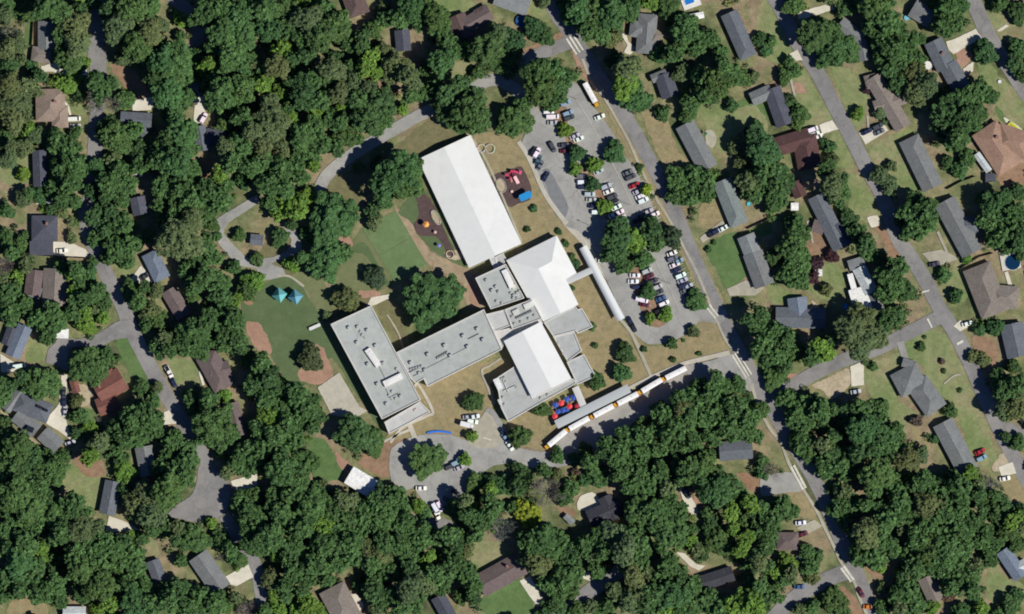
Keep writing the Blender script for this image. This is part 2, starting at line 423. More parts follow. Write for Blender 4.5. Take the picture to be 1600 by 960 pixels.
# driveways, roads and car parks
for nm, pts, w, mt in [
 ('road', [(160,-20),(150,30),(152,118),(152,160),(148,240),(142,300),(135,350),(158,412),(190,475),(203,510),(225,555),(252,605),(280,650),(310,700),(335,750)], 23, 'asphalt'),
 ('road', [(255,-15),(285,8),(304,28),(312,45),(300,85),(292,115),(304,145),(318,162)], 19, 'asphalt'),
 ('road', [(350,805),(378,850),(398,880),(408,930),(420,970)], 19, 'asphalt'),
 ('road', [(850,-20),(868,20),(897,60),(925,105),(955,148),(985,195),(1012,245),(1048,315),(1083,400),(1120,480),(1150,540),(1180,592),(1212,650),(1252,715),(1280,765),(1312,840),(1340,898),(1365,965)], 22, 'asphalt'),
 ('road', [(1200,-20),(1222,18),(1245,65),(1275,110),(1302,162),(1330,215),(1352,258),(1378,305),(1402,370),(1422,400),(1447,440),(1467,480),(1492,520),(1512,560),(1532,605),(1557,660),(1582,710),(1610,760)], 23, 'asphalt'),
 ('road', [(1510,-20),(1522,5),(1548,62),(1580,110),(1610,155)], 24, 'asphalt'),
 ('side_street', [(1180,622),(1225,610),(1270,585),(1320,562),(1370,545),(1420,520),(1475,492)], 22, 'asphalt'),
 ('side_street', [(870,970),(900,940),(930,918),(960,898),(1000,870)], 23, 'asphalt'),
 ('side_street', [(1200,975),(1235,940),(1265,920),(1300,902),(1340,888)], 24, 'asphalt'),
 ('school_drive', [(498,300),(510,275),(540,249),(575,226),(612,205),(660,178),(700,160),(745,135),(770,125),(795,133),(820,155),(842,190),(858,222),(872,252)], 19, 'lot'),
 ('school_drive', [(818,95),(845,84),(870,74),(905,60)], 21, 'asphalt'),
]:
    ribbon(nm, pts, w, mt, Z3)
for nm, pts, mt in [
 ('cul_de_sac', [(312,728),(350,742),(361,765),(352,800),(330,814),(305,816),(262,806),(275,790),(300,773),(308,750)], 'asphalt'),
 ('cul_de_sac', [(185,502),(208,500),(212,525),(180,531),(155,542),(140,541),(108,545),(106,580),(88,571),(72,566),(76,546),(86,536),(92,528),(120,530),(148,524)], 'asphalt'),
 ('parking_lot', [(880,126),(902,132),(922,162),(938,180),(962,215),(975,243),(992,262),(1010,300),(1030,345),(1042,372),(1052,395),(1072,440),(1097,477),(1135,486),(1126,506),(1094,502),(1077,520),(1045,535),(1012,538),(988,518),(972,490),(945,432),(925,388),(905,362),(882,352),(860,320),(835,272),(815,224),(838,180),(865,150)], 'lot'),
 ('parking_lot', [(612,700),(640,684),(665,679),(705,680),(742,692),(745,665),(764,636),(782,655),(800,692),(802,722),(770,728),(742,752),(722,775),(708,790),(668,790),(650,768),(648,760),(635,766),(612,752),(608,725)], 'lot'),
 ('bus_loop', [(1145,553),(1178,600),(1172,612),(1122,598),(1085,612),(1000,658),(935,700),(885,728),(840,732),(800,725),(800,700),(855,706),(885,672),(1000,612),(1060,575),(1110,564)], 'lot'),
 ('side_drive', [(1190,745),(1237,738),(1258,765),(1222,771),(1190,775)], 'lot'),
 ('asphalt_drive', [(138,70),(150,68),(165,82),(166,120),(150,116),(138,100)], 'asphalt'),
 ('asphalt_drive', [(645,803),(660,808),(700,812),(712,822),(680,828),(655,820)], 'asphalt'),
 ('walking_track', [(400,305),(372,322),(335,345),(332,365),(350,392),(375,415),(400,420),(408,438),(445,432),(442,420),(425,412),(455,400),(472,390),(468,370),(448,345),(440,350),(455,375),(448,392),(425,402),(390,405),(372,390),(350,365),(358,348),(402,318)], 'lot'),
]:
    patch(nm, pts, mt, Z3 + .09 if nm != 'asphalt_drive' else Z2, .35)
patch('asphalt_repair', [(848,268),(858,265),(878,300),(888,325),(880,345),(868,335),(858,305)], 'patch', Z4 + .06, .4)
patch('asphalt_repair', [(730,690),(742,662),(760,645),(772,655),(785,690),(770,700),(745,700)], 'old_conc', Z4 + .06, .6)
for nm, pts, mt in [
 ('concrete_driveway', [(64,104),(88,98),(112,105),(113,117),(98,118),(82,112),(66,112)], 'white_conc'),
 ('concrete_driveway', [(208,158),(243,150),(236,172),(207,174)], 'white_conc'),
 ('concrete_driveway', [(300,148),(318,152),(322,165),(318,192),(302,194),(304,168)], 'white_conc'),
 ('concrete_driveway', [(82,378),(108,378),(134,390),(142,402),(120,401),(84,399)], 'white_conc'),
 ('concrete_driveway', [(220,415),(232,427),(245,437),(225,449),(201,440)], 'white_conc'),
 ('concrete_driveway', [(54,313),(82,314),(82,321),(56,319)], 'white_conc'),
 ('concrete_driveway', [(0,553),(25,568),(45,570),(30,575),(18,582),(2,582)], 'white_conc'),
 ('concrete_driveway', [(96,585),(105,586),(104,615),(101,645),(111,688),(90,672),(68,660),(92,632)], 'white_conc'),
 ('concrete_driveway', [(256,644),(264,641),(278,662),(256,664)], 'white_conc'),
 ('concrete_driveway', [(360,752),(385,745),(402,736),(402,762),(370,770)], 'white_conc'),
 ('concrete_driveway', [(170,806),(195,815),(218,828),(195,831),(165,832)], 'white_conc'),
 ('concrete_driveway', [(350,902),(388,882),(396,902),(370,916),(356,912)], 'white_conc'),
 ('concrete_driveway', [(812,908),(828,900),(850,938),(840,948),(826,930)], 'white_conc'),
 ('concrete_driveway', [(905,892),(912,893),(930,896),(922,908),(908,903)], 'white_conc'),
 ('concrete_driveway', [(963,930),(970,928),(984,950),(972,951)], 'white_conc'),
 ('concrete_driveway', [(1060,760),(1072,762),(1085,785),(1092,802),(1080,806),(1068,785)], 'white_conc'),
 ('concrete_driveway', [(1055,862),(1070,865),(1088,882),(1102,884),(1092,892),(1078,885)], 'white_conc'),
 ('concrete_driveway', [(1245,20),(1280,10),(1302,5),(1304,15),(1262,28),(1248,30)], 'white_conc'),
 ('concrete_driveway', [(1232,85),(1246,78),(1254,94),(1244,95),(1236,92)], 'white_conc'),
 ('concrete_driveway', [(1280,195),(1300,188),(1310,202),(1285,210)], 'white_conc'),
 ('concrete_driveway', [(1342,208),(1380,192),(1388,204),(1352,226)], 'white_conc'),
 ('concrete_driveway', [(1478,65),(1490,62),(1525,45),(1534,60),(1512,72),(1490,85),(1482,78)], 'white_conc'),
 ('concrete_driveway', [(1505,108),(1515,100),(1522,95),(1520,112),(1508,116)], 'white_conc'),
 ('concrete_driveway', [(1557,48),(1572,38),(1577,41),(1562,50)], 'white_conc'),
 ('concrete_driveway', [(1328,573),(1345,566),(1350,572),(1350,602),(1330,604),(1330,588)], 'white_conc'),
 ('concrete_driveway', [(1400,535),(1412,533),(1420,560),(1410,562)], 'lot'),
 ('concrete_driveway', [(1440,396),(1470,390),(1500,404),(1470,415),(1455,412)], 'old_conc'),
 ('concrete_driveway', [(1093,372),(1128,345),(1134,352),(1110,372),(1098,380)], 'old_conc'),
 ('concrete_driveway', [(1135,452),(1165,438),(1195,450),(1180,462),(1140,462)], 'old_conc'),
 ('concrete_driveway', [(1245,825),(1272,812),(1285,822),(1262,835)], 'old_conc'),
 ('concrete_driveway', [(1565,655),(1590,665),(1600,672),(1600,690),(1575,680)], 'asphalt'),
 ('concrete_driveway', [(1560,730),(1582,722),(1588,740),(1565,745)], 'white_conc'),
 ('concrete_driveway', [(1490,510),(1500,500),(1512,512),(1500,518)], 'white_conc'),
 ('concrete_patio', [(902,785),(908,775),(925,769),(935,778),(935,792),(915,798),(903,796)], 'white_conc'),
 ('concrete_patio', [(1355,340),(1370,337),(1376,350),(1362,356)], 'white_conc'),
 ('concrete_patio', [(1102,205),(1112,203),(1120,215),(1114,232),(1104,225)], 'old_conc'),
 ('concrete_patio', [(970,55),(978,52),(982,65),(992,75),(985,85),(975,82),(980,70)], 'white_conc'),
 ('concrete_patio', [(1568,185),(1575,186),(1600,205),(1600,228),(1585,210)], 'white_conc'),
 ('concrete_patio', [(545,930),(556,928),(568,945),(562,955),(548,948)], 'white_conc'),
 ('concrete_pad', [(530,582),(562,636),(574,642),(552,656),(518,648),(496,606)], 'concrete'),
 ('concrete_pad', [(580,465),(608,460),(608,466),(588,476),(572,480)], 'white_conc'),
 ('plaza', [(878,348),(894,352),(912,368),(940,405),(950,440),(930,412),(905,378)], 'concrete'),
]:
    patch(nm, pts, mt, Z4, .25, smooth=nm in ('concrete_patio', 'plaza'))
for nm, pts, w, mt in [
 ('sidewalk', [(910,92),(925,130),(942,150),(960,180),(980,216),(992,242),(1002,265),(1024,308),(1045,342),(1066,382),(1088,424),(1104,462),(1112,482),(1122,506),(1134,532),(1148,550)], 4.2, 'old_conc'),
 ('sidewalk', [(1174,600),(1185,635),(1202,668),(1221,694),(1234,727),(1257,768),(1276,798),(1290,828),(1302,852),(1314,878),(1334,908),(1342,932),(1358,968)], 4.8, 'old_conc'),
 ('footpath', [(810,221),(828,250),(850,300),(870,330),(886,350)], 7, 'concrete'),
 ('footpath', [(970,500),(986,520),(1003,556),(1018,590)], 5, 'old_conc'),
 ('footpath', [(975,612),(1018,590),(1062,571),(1090,563),(1140,551)], 7, 'concrete'),
 ('footpath', [(783,560),(765,572),(753,580),(762,605),(772,632)], 3.5, 'old_conc'),
 ('footpath', [(648,604),(655,603),(676,642),(668,650),(630,668),(610,692)], 4.5, 'concrete'),
 ('footpath', [(640,664),(648,684)], 8, 'concrete'),
 ('footpath', [(605,492),(622,520),(630,545)], 2.5, 'old_conc'),
 ('footpath', [(735,212),(765,262),(815,378)], 3.5, 'old_conc'),
 ('footpath', [(1234,118),(1242,150)], 4, 'old_conc'),
 ('footpath', [(1355,180),(1357,200)], 3, 'old_conc'),
 ('footpath', [(1465,362),(1480,395)], 4, 'old_conc'),
 ('footpath', [(312,580),(318,602)], 4, 'white_conc'),
 ('footpath', [(95,155),(105,165),(110,180)], 3.5, 'white_conc'),
 ('footpath', [(0,642),(18,655),(40,680),(55,692)], 3, 'sand'),
 ('footpath', [(430,432),(452,432),(475,448)], 3.5, 'old_conc'),
 ('footpath', [(1475,600),(1490,588),(1502,585)], 2.5, 'old_conc'),
 ('footpath', [(600,690),(625,678),(640,672)], 4, 'concrete'),
 ('footpath', [(1270,380),(1262,345)], 4, 'old_conc'),
 ('footpath', [(1572,425),(1580,450),(1590,470)], 6, 'white_conc'),
]:
    ribbon(nm, pts, w, mt, Z4 + .08, .2)

def crosswalk(x0, y0, x1, y1, n, gap, w=2.6):
    d = Vector((x1 - x0, y1 - y0)).normalized(); q = Vector((-d.y, d.x))
    for i in range(n):
        o_ = q * gap * (i - (n - 1) / 2)
        r = ribbon('crossing_stripe', [(x0 + o_.x, y0 + o_.y), ((x0 + x1) / 2 + o_.x, (y0 + y1) / 2 + o_.y), (x1 + o_.x, y1 + o_.y)], w, 'paint', Z4 + .17, .1)
crosswalk(890, 57, 906, 82, 3, 6, 2.8)
crosswalk(1106, 478, 1120, 496, 2, 6)
crosswalk(1148, 552, 1170, 588, 3, 5)
crosswalk(1238, 728, 1257, 764, 2, 5, 3.4)
crosswalk(1316, 886, 1332, 908, 2, 5, 3.4)
ribbon('stop_line', [(1449,498),(1456,512)], 3, 'paint', Z4 + .17, .1)
ribbon('stop_line', [(1495,538),(1505,533)], 4, 'paint', Z4 + .17, .1)
ribbon('stop_line', [(755,684),(768,688)], 1.6, 'paint', Z4 + .17, .1)
ribbon('stop_line', [(1440,457),(1452,454)], 2.5, 'paint', Z4 + .17, .1)
ribbon('lane_line', [(870,240),(890,275),(925,335),(940,365)], 1.1, 'concrete', Z4 + .17, .1)
ribbon('lane_line', [(900,155),(930,205),(960,262),(985,315)], 1.1, 'concrete', Z4 + .17, .1)
ribbon('lane_line', [(1020,400),(1045,450),(1060,482)], 1.0, 'concrete', Z4 + .17, .1)
# bay lines between the parked cars
for (ax, ay, bx, by, n, dx, dy) in [(905,272,942,346,10,13,-3),(942,284,976,352,9,13,-6),(985,272,1020,345,9,13,-6),(1040,395,1080,462,9,14,-6),(1006,420,1036,480,8,13,-6),(985,428,1006,480,6,13,-2),(852,172,864,196,4,13,2),(832,236,846,264,4,13,-5)]:
    for i in range(n + 1):
        t = i / n; x, y = ax + (bx - ax) * t, ay + (by - ay) * t
        ribbon('bay_line', [(x, y), (x + dx, y + dy)], .55, 'paint', Z4 + .17, .05)

# ------------------------------------------------------------------ houses
def inset(a, b, w, k):
    d = (b - a).normalized(); return a + d * k, b - d * k, w - 2 * k

def wing(root, x0, y0, x1, y1, w, kind, eave, colr, colw, pitch, zoff=0.0, ov=.45):
    zr = eave + 1.0
    a, b_ = P(x0, y0, zr), P(x1, y1, zr); a.z = b_.z = 0
    wd = w * M; d = (b_ - a).normalized(); n = Vector((-d.y, d.x, 0)); L = (b_ - a).length
    hgt = 0.25 if kind == 'f' else wd / 2 * pitch
    e = eave + zoff
    # walls
    mb = MB(); wa, wb, ww = inset(a, b_, wd, ov)
    pts = [wa - n * ww / 2, wb - n * ww / 2, wb + n * ww / 2, wa + n * ww / 2]
    v = [(p.x, p.y, 0) for p in pts] + [(p.x, p.y, e - .04) for p in pts]
    f = [(0, 1, 5, 4), (1, 2, 6, 5), (2, 3, 7, 6), (3, 0, 4, 7)]
    if kind == 'g':
        k = hgt * ww / wd - .06
        v += [(wa.x, wa.y, e + k), (wb.x, wb.y, e + k)]
        f += [(4, 8, 7), (5, 6, 9)]
    mb.add(v, f); mb.build('wall', 'wall', root, colw)
    # roof, with a fascia edge of real thickness
    mb = MB()
    c = [a - n * wd / 2, b_ - n * wd / 2, b_ + n * wd / 2, a + n * wd / 2]
    if kind == 'f':
        mb.prism([(p.x, p.y) for p in c], e, e + .28)
        cap = mb.build('roof', 'shingle', root, colr); return cap
    ins = min(wd / 2 * .95, L * .49) if 'h' in kind else 0
    ra, rb = a + d * ins, b_ - d * ins
    if kind == 'hl': rb = b_.copy()      # hip at the first end only
    if kind == 'hr': ra = a.copy()
    top = [(p.x, p.y, e) for p in c] + [(ra.x, ra.y, e + hgt), (rb.x, rb.y, e + hgt)]
    bot = [(p.x, p.y, e - .22) for p in c] + [(ra.x, ra.y, e + hgt - .22), (rb.x, rb.y, e + hgt - .22)]
    mb.add(top + bot, [(0, 1, 5, 4), (2, 3, 4, 5), (1, 2, 5), (3, 0, 4), (7, 6, 10, 11), (9, 8, 11, 10), (8, 7, 11), (6, 9, 10),
                       (0, 6, 7, 1), (1, 7, 8, 2), (2, 8, 9, 3), (3, 9, 6, 0)] if 'h' in kind else
                      [(0, 1, 5, 4), (2, 3, 4, 5), (7, 6, 10, 11), (9, 8, 11, 10), (0, 6, 7, 1), (2, 8, 9, 3),
                       (1, 7, 11, 5), (5, 11, 8, 2), (4, 10, 6, 0), (3, 9, 10, 4)])
    o = mb.build('roof', 'shingle', root, colr)
    # ridge cap
    rc = MB(); rc.cyl((ra.x, ra.y, e + hgt - .02), (rb.x, rb.y, e + hgt - .02), .13, n=6)
    rc.build('ridge_cap', 'shingle', o, tuple(x * 1.15 for x in colr))
    return o, a, b_, d, n, e, hgt, wd

RC = {'slate': (.135,.15,.17), 'dark': (.085,.09,.115), 'light': (.24,.26,.26), 'taupe': (.225,.195,.17), 'tan': (.29,.225,.18),
      'brown': (.13,.10,.09), 'choc': (.12,.085,.08), 'maroon': (.105,.058,.055), 'rust': (.21,.095,.075), 'orange': (.34,.22,.16),
      'blue': (.17,.205,.26), 'green': (.20,.235,.225), 'grey': (.19,.20,.20), 'char': (.055,.055,.068), 'white': (.78,.78,.75), 'pale': (.52,.56,.56), 'mauve': (.16,.125,.12)}
HOUSES = []   # (x, y, short name)
def house(short, label, col, wings, eave=2.7, pitch=.36, chim=None, name='house', vents=1, cat='house'):
    cx = sum(w[0] + w[2] for w in wings) / 2 / len(wings); cy = sum(w[1] + w[3] for w in wings) / 2 / len(wings)
    root = thing(name, (0, 0, 0)); c0 = P(cx, cy, 0)
    tag(root, label, cat, 'houses and outbuildings among the trees')
    base = RC[col]; wc = random.choice([(.5,.46,.38), (.38,.2,.15), (.6,.58,.52), (.42,.36,.3)])
    for i, wdef in enumerate(wings):
        x0, y0, x1, y1, w, k = wdef[:6]; c = RC[wdef[6]] if len(wdef) > 6 else base
        j = 1 + random.uniform(-.06, .06)
        r = wing(root, x0, y0, x1, y1, w, k, eave - .15 * i, tuple(x * j for x in c), wc, pitch)
        if isinstance(r, tuple):
            o, a, b_, d, n, e, hg, wd = r
            for q in range(vents + (i == 0)):
                t = random.uniform(.25, .75); off = random.uniform(.12, .3) * random.choice((-1, 1)) * wd
                p = a + (b_ - a) * t + n * off; zz = e + hg * (1 - abs(off) / (wd / 2))
                mb = MB(); mb.cyl((p.x, p.y, zz - .1), (p.x, p.y, zz + .45), .12, n=6); mb.build('vent_pipe', 'plain', o, (.5,.5,.5))
            if chim and i == 0:
                p = a + (b_ - a) * chim + n * wd * .18; zz = e + hg * .64
                mb = MB(); mb.box((p.x, p.y, zz - .4), (.9, 1.3, 2.0), math.atan2(d.y, d.x)); mb.box((p.x, p.y, zz + 1.6), (1.1, 1.5, .12), math.atan2(d.y, d.x))
                ch = mb.build('chimney', 'wall', o, (.3,.16,.12))
    root.location = c0
    for ch in root.children: ch.location = -c0
    HOUSES.append((cx, cy, short)); return root

h = house
h('the grey roof at upper left', 'grey-brown roofed house beside a narrow green lawn in the top left corner', 'grey', [(72,33,72,78,26,'g'),(49,84,80,88,24,'h','taupe')])
h('the tan hipped roof', 'tan hipped roof house near the left edge with a curved pale path', 'tan', [(78,139,79,190,46,'h'),(93,165,94,200,26,'h')], chim=.4)
h('the slate roof beside a white pad', 'slate roofed house half in shade below a white concrete pad', 'slate', [(188,186,237,189,24,'g'),(215,196,228,210,16,'g')])
h('the slate L-shaped roof', 'dark slate L-shaped roof under trees left of the grey track', 'slate', [(311,197,318,236,20,'g'),(322,212,352,216,24,'g','dark')])
h('the narrow dark roof', 'narrow dark slate roof running downwards near the left edge', 'dark', [(61,235,63,292,22,'g')])
h('the dark square hipped roof', 'dark square hipped roof house with a pale driveway on its right', 'dark', [(49,357,90,357,40,'h'),(46,388,83,388,22,'f','dark')], chim=.6)
h('the twin brown roofs', 'pair of brown joined gable roofs near the left edge with a small grey extension', 'mauve', [(87,420,84,478,38,'g','taupe'),(55,422,50,462,26,'g','mauve'),(42,453,64,460,18,'f','grey')])
h('the small dark roof deep in trees', 'small dark gable roof almost buried in shade and trees', 'dark', [(214,308,220,336,24,'g')])
h('the blue-grey roof', 'blue-grey hipped roof house with white driveway at its lower left', 'blue', [(233,395,254,437,27,'h')])
h('the mauve roof', 'mauve brown roof half hidden by trees just right of the left road', 'mauve', [(263,453,288,495,26,'g')])
h('the brown roof at the top edge', 'brown roof cut by the top edge of the photo, left of centre', 'choc', [(549,-12,562,24,34,'h')])
h('the grey woodland roof', 'small dark grey roof in the woods beside a pale dirt strip', 'dark', [(628,47,631,80,24,'g')])
h('the chocolate roof', 'chocolate brown stepped roof house near the top edge', 'choc', [(712,24,727,60,30,'g'),(722,44,766,18,26,'g','mauve'),(742,22,760,12,12,'g')])
h('the pale slate roof at the top', 'pale slate roof cut by the top edge beside a blue trampoline', 'light', [(774,-6,826,12,28,'g')])
h('the swept grey hipped roof', 'large grey many-hipped roof right of the white road crossing', 'grey', [(1013,22,1008,84,30,'h'),(984,44,1012,48,26,'h'),(1014,70,1030,50,18,'h','taupe')])
h('the long slate ranch roof', 'long slate ranch roof below the white pool deck at the top', 'slate', [(1139,20,1170,90,28,'hr')])
h('the purple-grey shaded roof', 'dark purple-grey roof in tree shade right of the main road', 'dark', [(1036,116,1048,152,28,'g'),(1018,124,1042,114,14,'g','grey')])
h('the twin dark slate roof', 'dark slate roof in two offset blocks above the maroon roof', 'dark', [(1206,138,1227,196,28,'g'),(1174,156,1206,142,22,'g','grey')])
h('the slate roof by the dry lawn', 'slate roof beside the round patio with a green table', 'slate', [(1070,194,1107,264,32,'g','grey')])
h('the hidden grey roof', 'grey roof showing through tree crowns right of the second road', 'grey', [(1312,36,1346,64,24,'g'),(1345,62,1352,95,18,'g')])
h('the small two-tone grey roof', 'small two-tone grey roof near the top right with a blue splash pool', 'grey', [(1426,12,1456,30,30,'g')])
h('the stepped slate roof', 'stepped dark slate roof house beside a wide white driveway and red clay bed', 'slate', [(1458,64,1479,108,30,'g'),(1481,100,1502,138,30,'g')], chim=.5)
h('the taupe many-gabled roof', 'taupe many-gabled roof with three cars on its white driveway', 'taupe', [(1364,120,1412,200,28,'g'),(1366,168,1416,152,20,'g'),(1370,125,1352,130,22,'h')])
h('the grey ranch with the lawn', 'long grey ranch roof just right of the second road, near the green lawn', 'grey', [(1420,216,1458,294,34,'hl')])
h('the big orange-brown roof', 'big orange-brown hipped roof at the right edge with a yellow slide', 'orange', [(1538,200,1580,264,46,'h'),(1556,212,1612,232,44,'h')], chim=.3)
h('the maroon roof', 'large maroon roof with white vehicles parked at its upper right', 'maroon', [(1207,232,1266,214,30,'g'),(1256,212,1266,264,38,'h')])
h('the small maroon roof', 'small maroon outbuilding roof below the large maroon roof', 'maroon', [(1242,284,1252,308,20,'g')], eave=2.4, name='shed', cat='shed')
h('the long dark slate roof', 'long dark slate roof with a grey carport on its left side', 'slate', [(1275,306,1315,388,28,'g'),(1306,352,1326,384,22,'g','dark'),(1270,352,1288,358,20,'f','mauve')])
h('the white block roof', 'white flat-roofed house joined to pale and dark grey roofs', 'pale', [(1342,418,1362,458,22,'g'),(1336,404,1341,420,26,'f','grey'),(1340,450,1350,484,30,'f','white'),(1328,428,1336,456,9,'f','white'),(1362,460,1372,486,22,'g','grey')])
h('the hipped slate roof with a notch', 'wide slate roof with a notched hip, left of dense trees at far right', 'slate', [(1476,314,1520,396,36,'g','grey'),(1498,352,1532,352,26,'h','slate')])
h('the taupe roof beside the dark pool', 'taupe complex roof beside the dark blue pool at the right edge', 'taupe', [(1526,416,1556,492,46,'h'),(1545,462,1592,466,36,'h')])
h('the thin pale roof', 'thin pale metal roof left of the big orange-brown roof', 'pale', [(1526,240,1546,268,11,'g'),(1540,278,1556,278,13,'f','dark')], eave=2.4)
h('the grey-green roof', 'grey-green ranch roof beside two cars on a drive right of the main road', 'green', [(1128,282,1156,352,30,'hr')])
h('the slate roof by the green yard', 'slate roof in two steps at the edge of the green yard', 'grey', [(1165,368,1180,405,28,'g','light'),(1176,395,1195,447,32,'g')])
h('the bluish roof with a projecting gable', 'bluish slate roof with one gable projecting upward, below dense trees', 'slate', [(1212,496,1290,498,32,'g'),(1245,465,1250,500,30,'g','blue')], vents=2)
h('the grey corner-lot roof', 'large grey-green hipped roof on the grassy corner lot', 'grey', [(1411,576,1430,612,46,'h','grey'),(1432,596,1464,642,38,'h','grey'),(1410,566,1432,572,14,'g')])
h('the ranch beside the red car', 'long slate ranch roof with a red car parked at its lower right', 'slate', [(1473,660,1514,738,34,'g','grey')])
h('the slate roof at the right edge', 'dark slate roof cut by the right edge, below the brown yard', 'slate', [(1580,506,1592,558,36,'g')])
h('the slate roof in the southern woods', 'slate roof poking out of the woods left of the lower road', 'slate', [(1124,706,1176,702,30,'g','slate')])
h('the small brown roof below', 'small brown roof left of the lower main road', 'tan', [(1214,846,1248,846,28,'h','mauve')])
h('the pale blue roof bottom right', 'pale blue-grey roof near the bottom right edge', 'light', [(1567,860,1596,903,24,'g','blue'),(1588,890,1606,880,18,'g','pale')])
h('the taupe roof in the bottom woods', 'narrow taupe roof in woods near the bottom right', 'taupe', [(1446,902,1464,940,26,'g')])
h('the charcoal roof with white patio', 'charcoal roof in woods with a round white patio at its upper left', 'char', [(920,812,970,790,28,'g'),(944,776,962,812,22,'g')])
h('the tiny grey shed roof', 'tiny grey shed roof left of the charcoal roofed house', 'grey', [(883,806,896,818,10,'g','light')], eave=2.2, name='shed', cat='shed', vents=0)
h('the charcoal roof at lower right', 'charcoal roof with pale edge in woods near the bottom', 'char', [(1096,912,1146,896,24,'g')])
h('the two-tone brown ranch', 'long two-tone brown ranch roof at the bottom beside a white driveway', 'tan', [(749,917,816,880,38,'g','mauve')], chim=.7)
h('the taupe roof cut by the bottom', 'taupe roof cut by the bottom edge of the photo', 'taupe', [(518,918,545,970,44,'h')])
h('the dark roof at the bottom', 'dark slate roof under trees at the bottom edge', 'dark', [(684,932,704,968,24,'g')])
h('the slate roof by the pale drive', 'slate roof left of the cul-de-sac with a pale drive below it', 'slate', [(177,752,167,804,26,'g')])
h('the purple slate roof', 'purple slate roof among trees left of the road, above the cul-de-sac', 'slate', [(224,698,233,744,28,'g','grey')])
h('the small slate roof in bottom-left woods', 'small dark slate roof in the bottom left woods', 'dark', [(238,876,250,908,22,'g','slate')])
h('the grey roof below the round tree', 'grey roof with white driveway below the big round tree', 'slate', [(309,868,346,922,34,'g','grey')])
h('the pale roof cut by the bottom left', 'pale grey roof cut by the bottom edge at lower left', 'light', [(98,958,134,958,20,'g','pale')])
h('the slate roof at the left edge', 'bluish slate roof at the left edge by the small court', 'slate', [(40,508,19,558,24,'g','blue'),(20,512,10,540,18,'g','dark')])
h('the rust-red roof', 'rust-red two-part roof with a pink patio at its left', 'rust', [(151,615,192,591,38,'g'),(152,638,184,626,28,'g'),(168,580,182,600,16,'g')], chim=.2)
h('the small red roof', 'small red shed roof left of the rust-red house', 'rust', [(114,594,120,614,13,'g')], eave=2.2, name='shed', cat='shed', vents=0)
h('the brown cross-gable roof', 'brown cross-gabled roof right of the left road, beside the vehicle pair', 'choc', [(321,553,352,608,36,'h','mauve'),(328,585,360,575,26,'g','mauve')])
h('the half-hidden brown roof', 'half-hidden brown roof below the brown cross-gabled one', 'mauve', [(361,630,376,684,24,'g')])
h('the sprawling charcoal roof', 'sprawling charcoal roof with skylights beside the white concrete court', 'dark', [(24,626,78,648,32,'h','slate'),(33,610,9,642,15,'g','grey'),(24,648,58,674,24,'g','grey'),(56,644,76,634,16,'g','dark'),(36,668,50,676,16,'g','slate')], vents=3)
SPRAWL = bpy.context.scene.objects['house' if False else THINGS[-1].name]
for _x, _y, _l, _w in [(61,636,2.4,1.4),(71,641,2.4,1.4),(47,671,3.4,2.6)]:
    _p = P(_x, _y, 4.6); _q = MB(); _q.box((_p.x - SPRAWL.location.x, _p.y - SPRAWL.location.y, 4.0), (_l, _w, .85), -.4); _q.build('skylight', 'glass', SPRAWL)
h('the charcoal garage roof', 'charcoal garage roof just below the sprawling charcoal house', 'dark', [(66,676,92,700,26,'g','grey')], name='garage', cat='garage')
h('the tiny blue-grey roof by the track', 'tiny blue-grey roof beside the grey walking track', 'blue', [(391,374,411,376,17,'g','slate')], eave=2.4, name='shed', cat='shed')
h('the white-roofed hall', 'white low-pitched roof building at the lower left of the school grounds', 'white', [(545,742,592,770,30,'g','white')], eave=3.6, pitch=.08, name='hall', cat='building', vents=0)
h('the white shed', 'white square shed roof at the top of the small left court', 'white', [(88,521,107,522,15,'f','white')], eave=2.3, name='shed', cat='shed')
h('the white shed by the maroon house', 'small square white shed below the small maroon roof', 'white', [(1236,323,1248,323,12,'g','white')], eave=2.2, name='shed', cat='shed', vents=0, pitch=.15)
h('the cream shed', 'small cream shed roof beside the purple-leaved trees', 'white', [(1274,426,1285,426,11,'g','white')], eave=2.2, name='shed', cat='shed', vents=0, pitch=.15)
h('the white pool house', 'white pool house roof just below the white pool deck', 'white', [(1076,28,1100,23,10,'g','white')], eave=2.4, name='shed', cat='shed', vents=0, pitch=.15)
# ------------------------------------------------------------------ school buildings
LAND = []   # further landmarks for labels (x, y, words)
def poly_bld(root, pts, hgt, colr, mat='membrane', parapet=.45, colw=(.62,.58,.52), rim=(.64,.62,.58)):
    w = ccw([tuple(P(x, y, hgt))[:2] for x, y in pts])
    mb = MB(); mb.prism(w, 0, hgt - .25); mb.build('wall', 'wall', root, colw)
    mb = MB(); mb.prism(w, hgt - .25, hgt); rf = mb.build('roof', mat, root, colr)
    if parapet:
        mb = MB(); n = len(w)
        for i in range(n):     # one mitred ring, outer edge 0.12 m proud of the wall
            pass
        off = lambda k: [offset(w, i, k) for i in range(n)]
        o_, i_ = off(.14), off(-.34); z0, z1 = hgt - .3, hgt + parapet
        v = [(p.x, p.y, z0) for p in o_] + [(p.x, p.y, z1) for p in o_] + [(p.x, p.y, z1) for p in i_] + [(p.x, p.y, z0 + .35) for p in i_]
        f = []
        for i in range(n):
            j = (i + 1) % n
            f += [(i, j, n + j, n + i), (n + i, n + j, 2 * n + j, 2 * n + i), (2 * n + i, 2 * n + j, 3 * n + j, 3 * n + i), (3 * n + i, 3 * n + j, j, i)]
        mb.add(v, f); mb.build('parapet', 'plain', root, rim)
    return rf

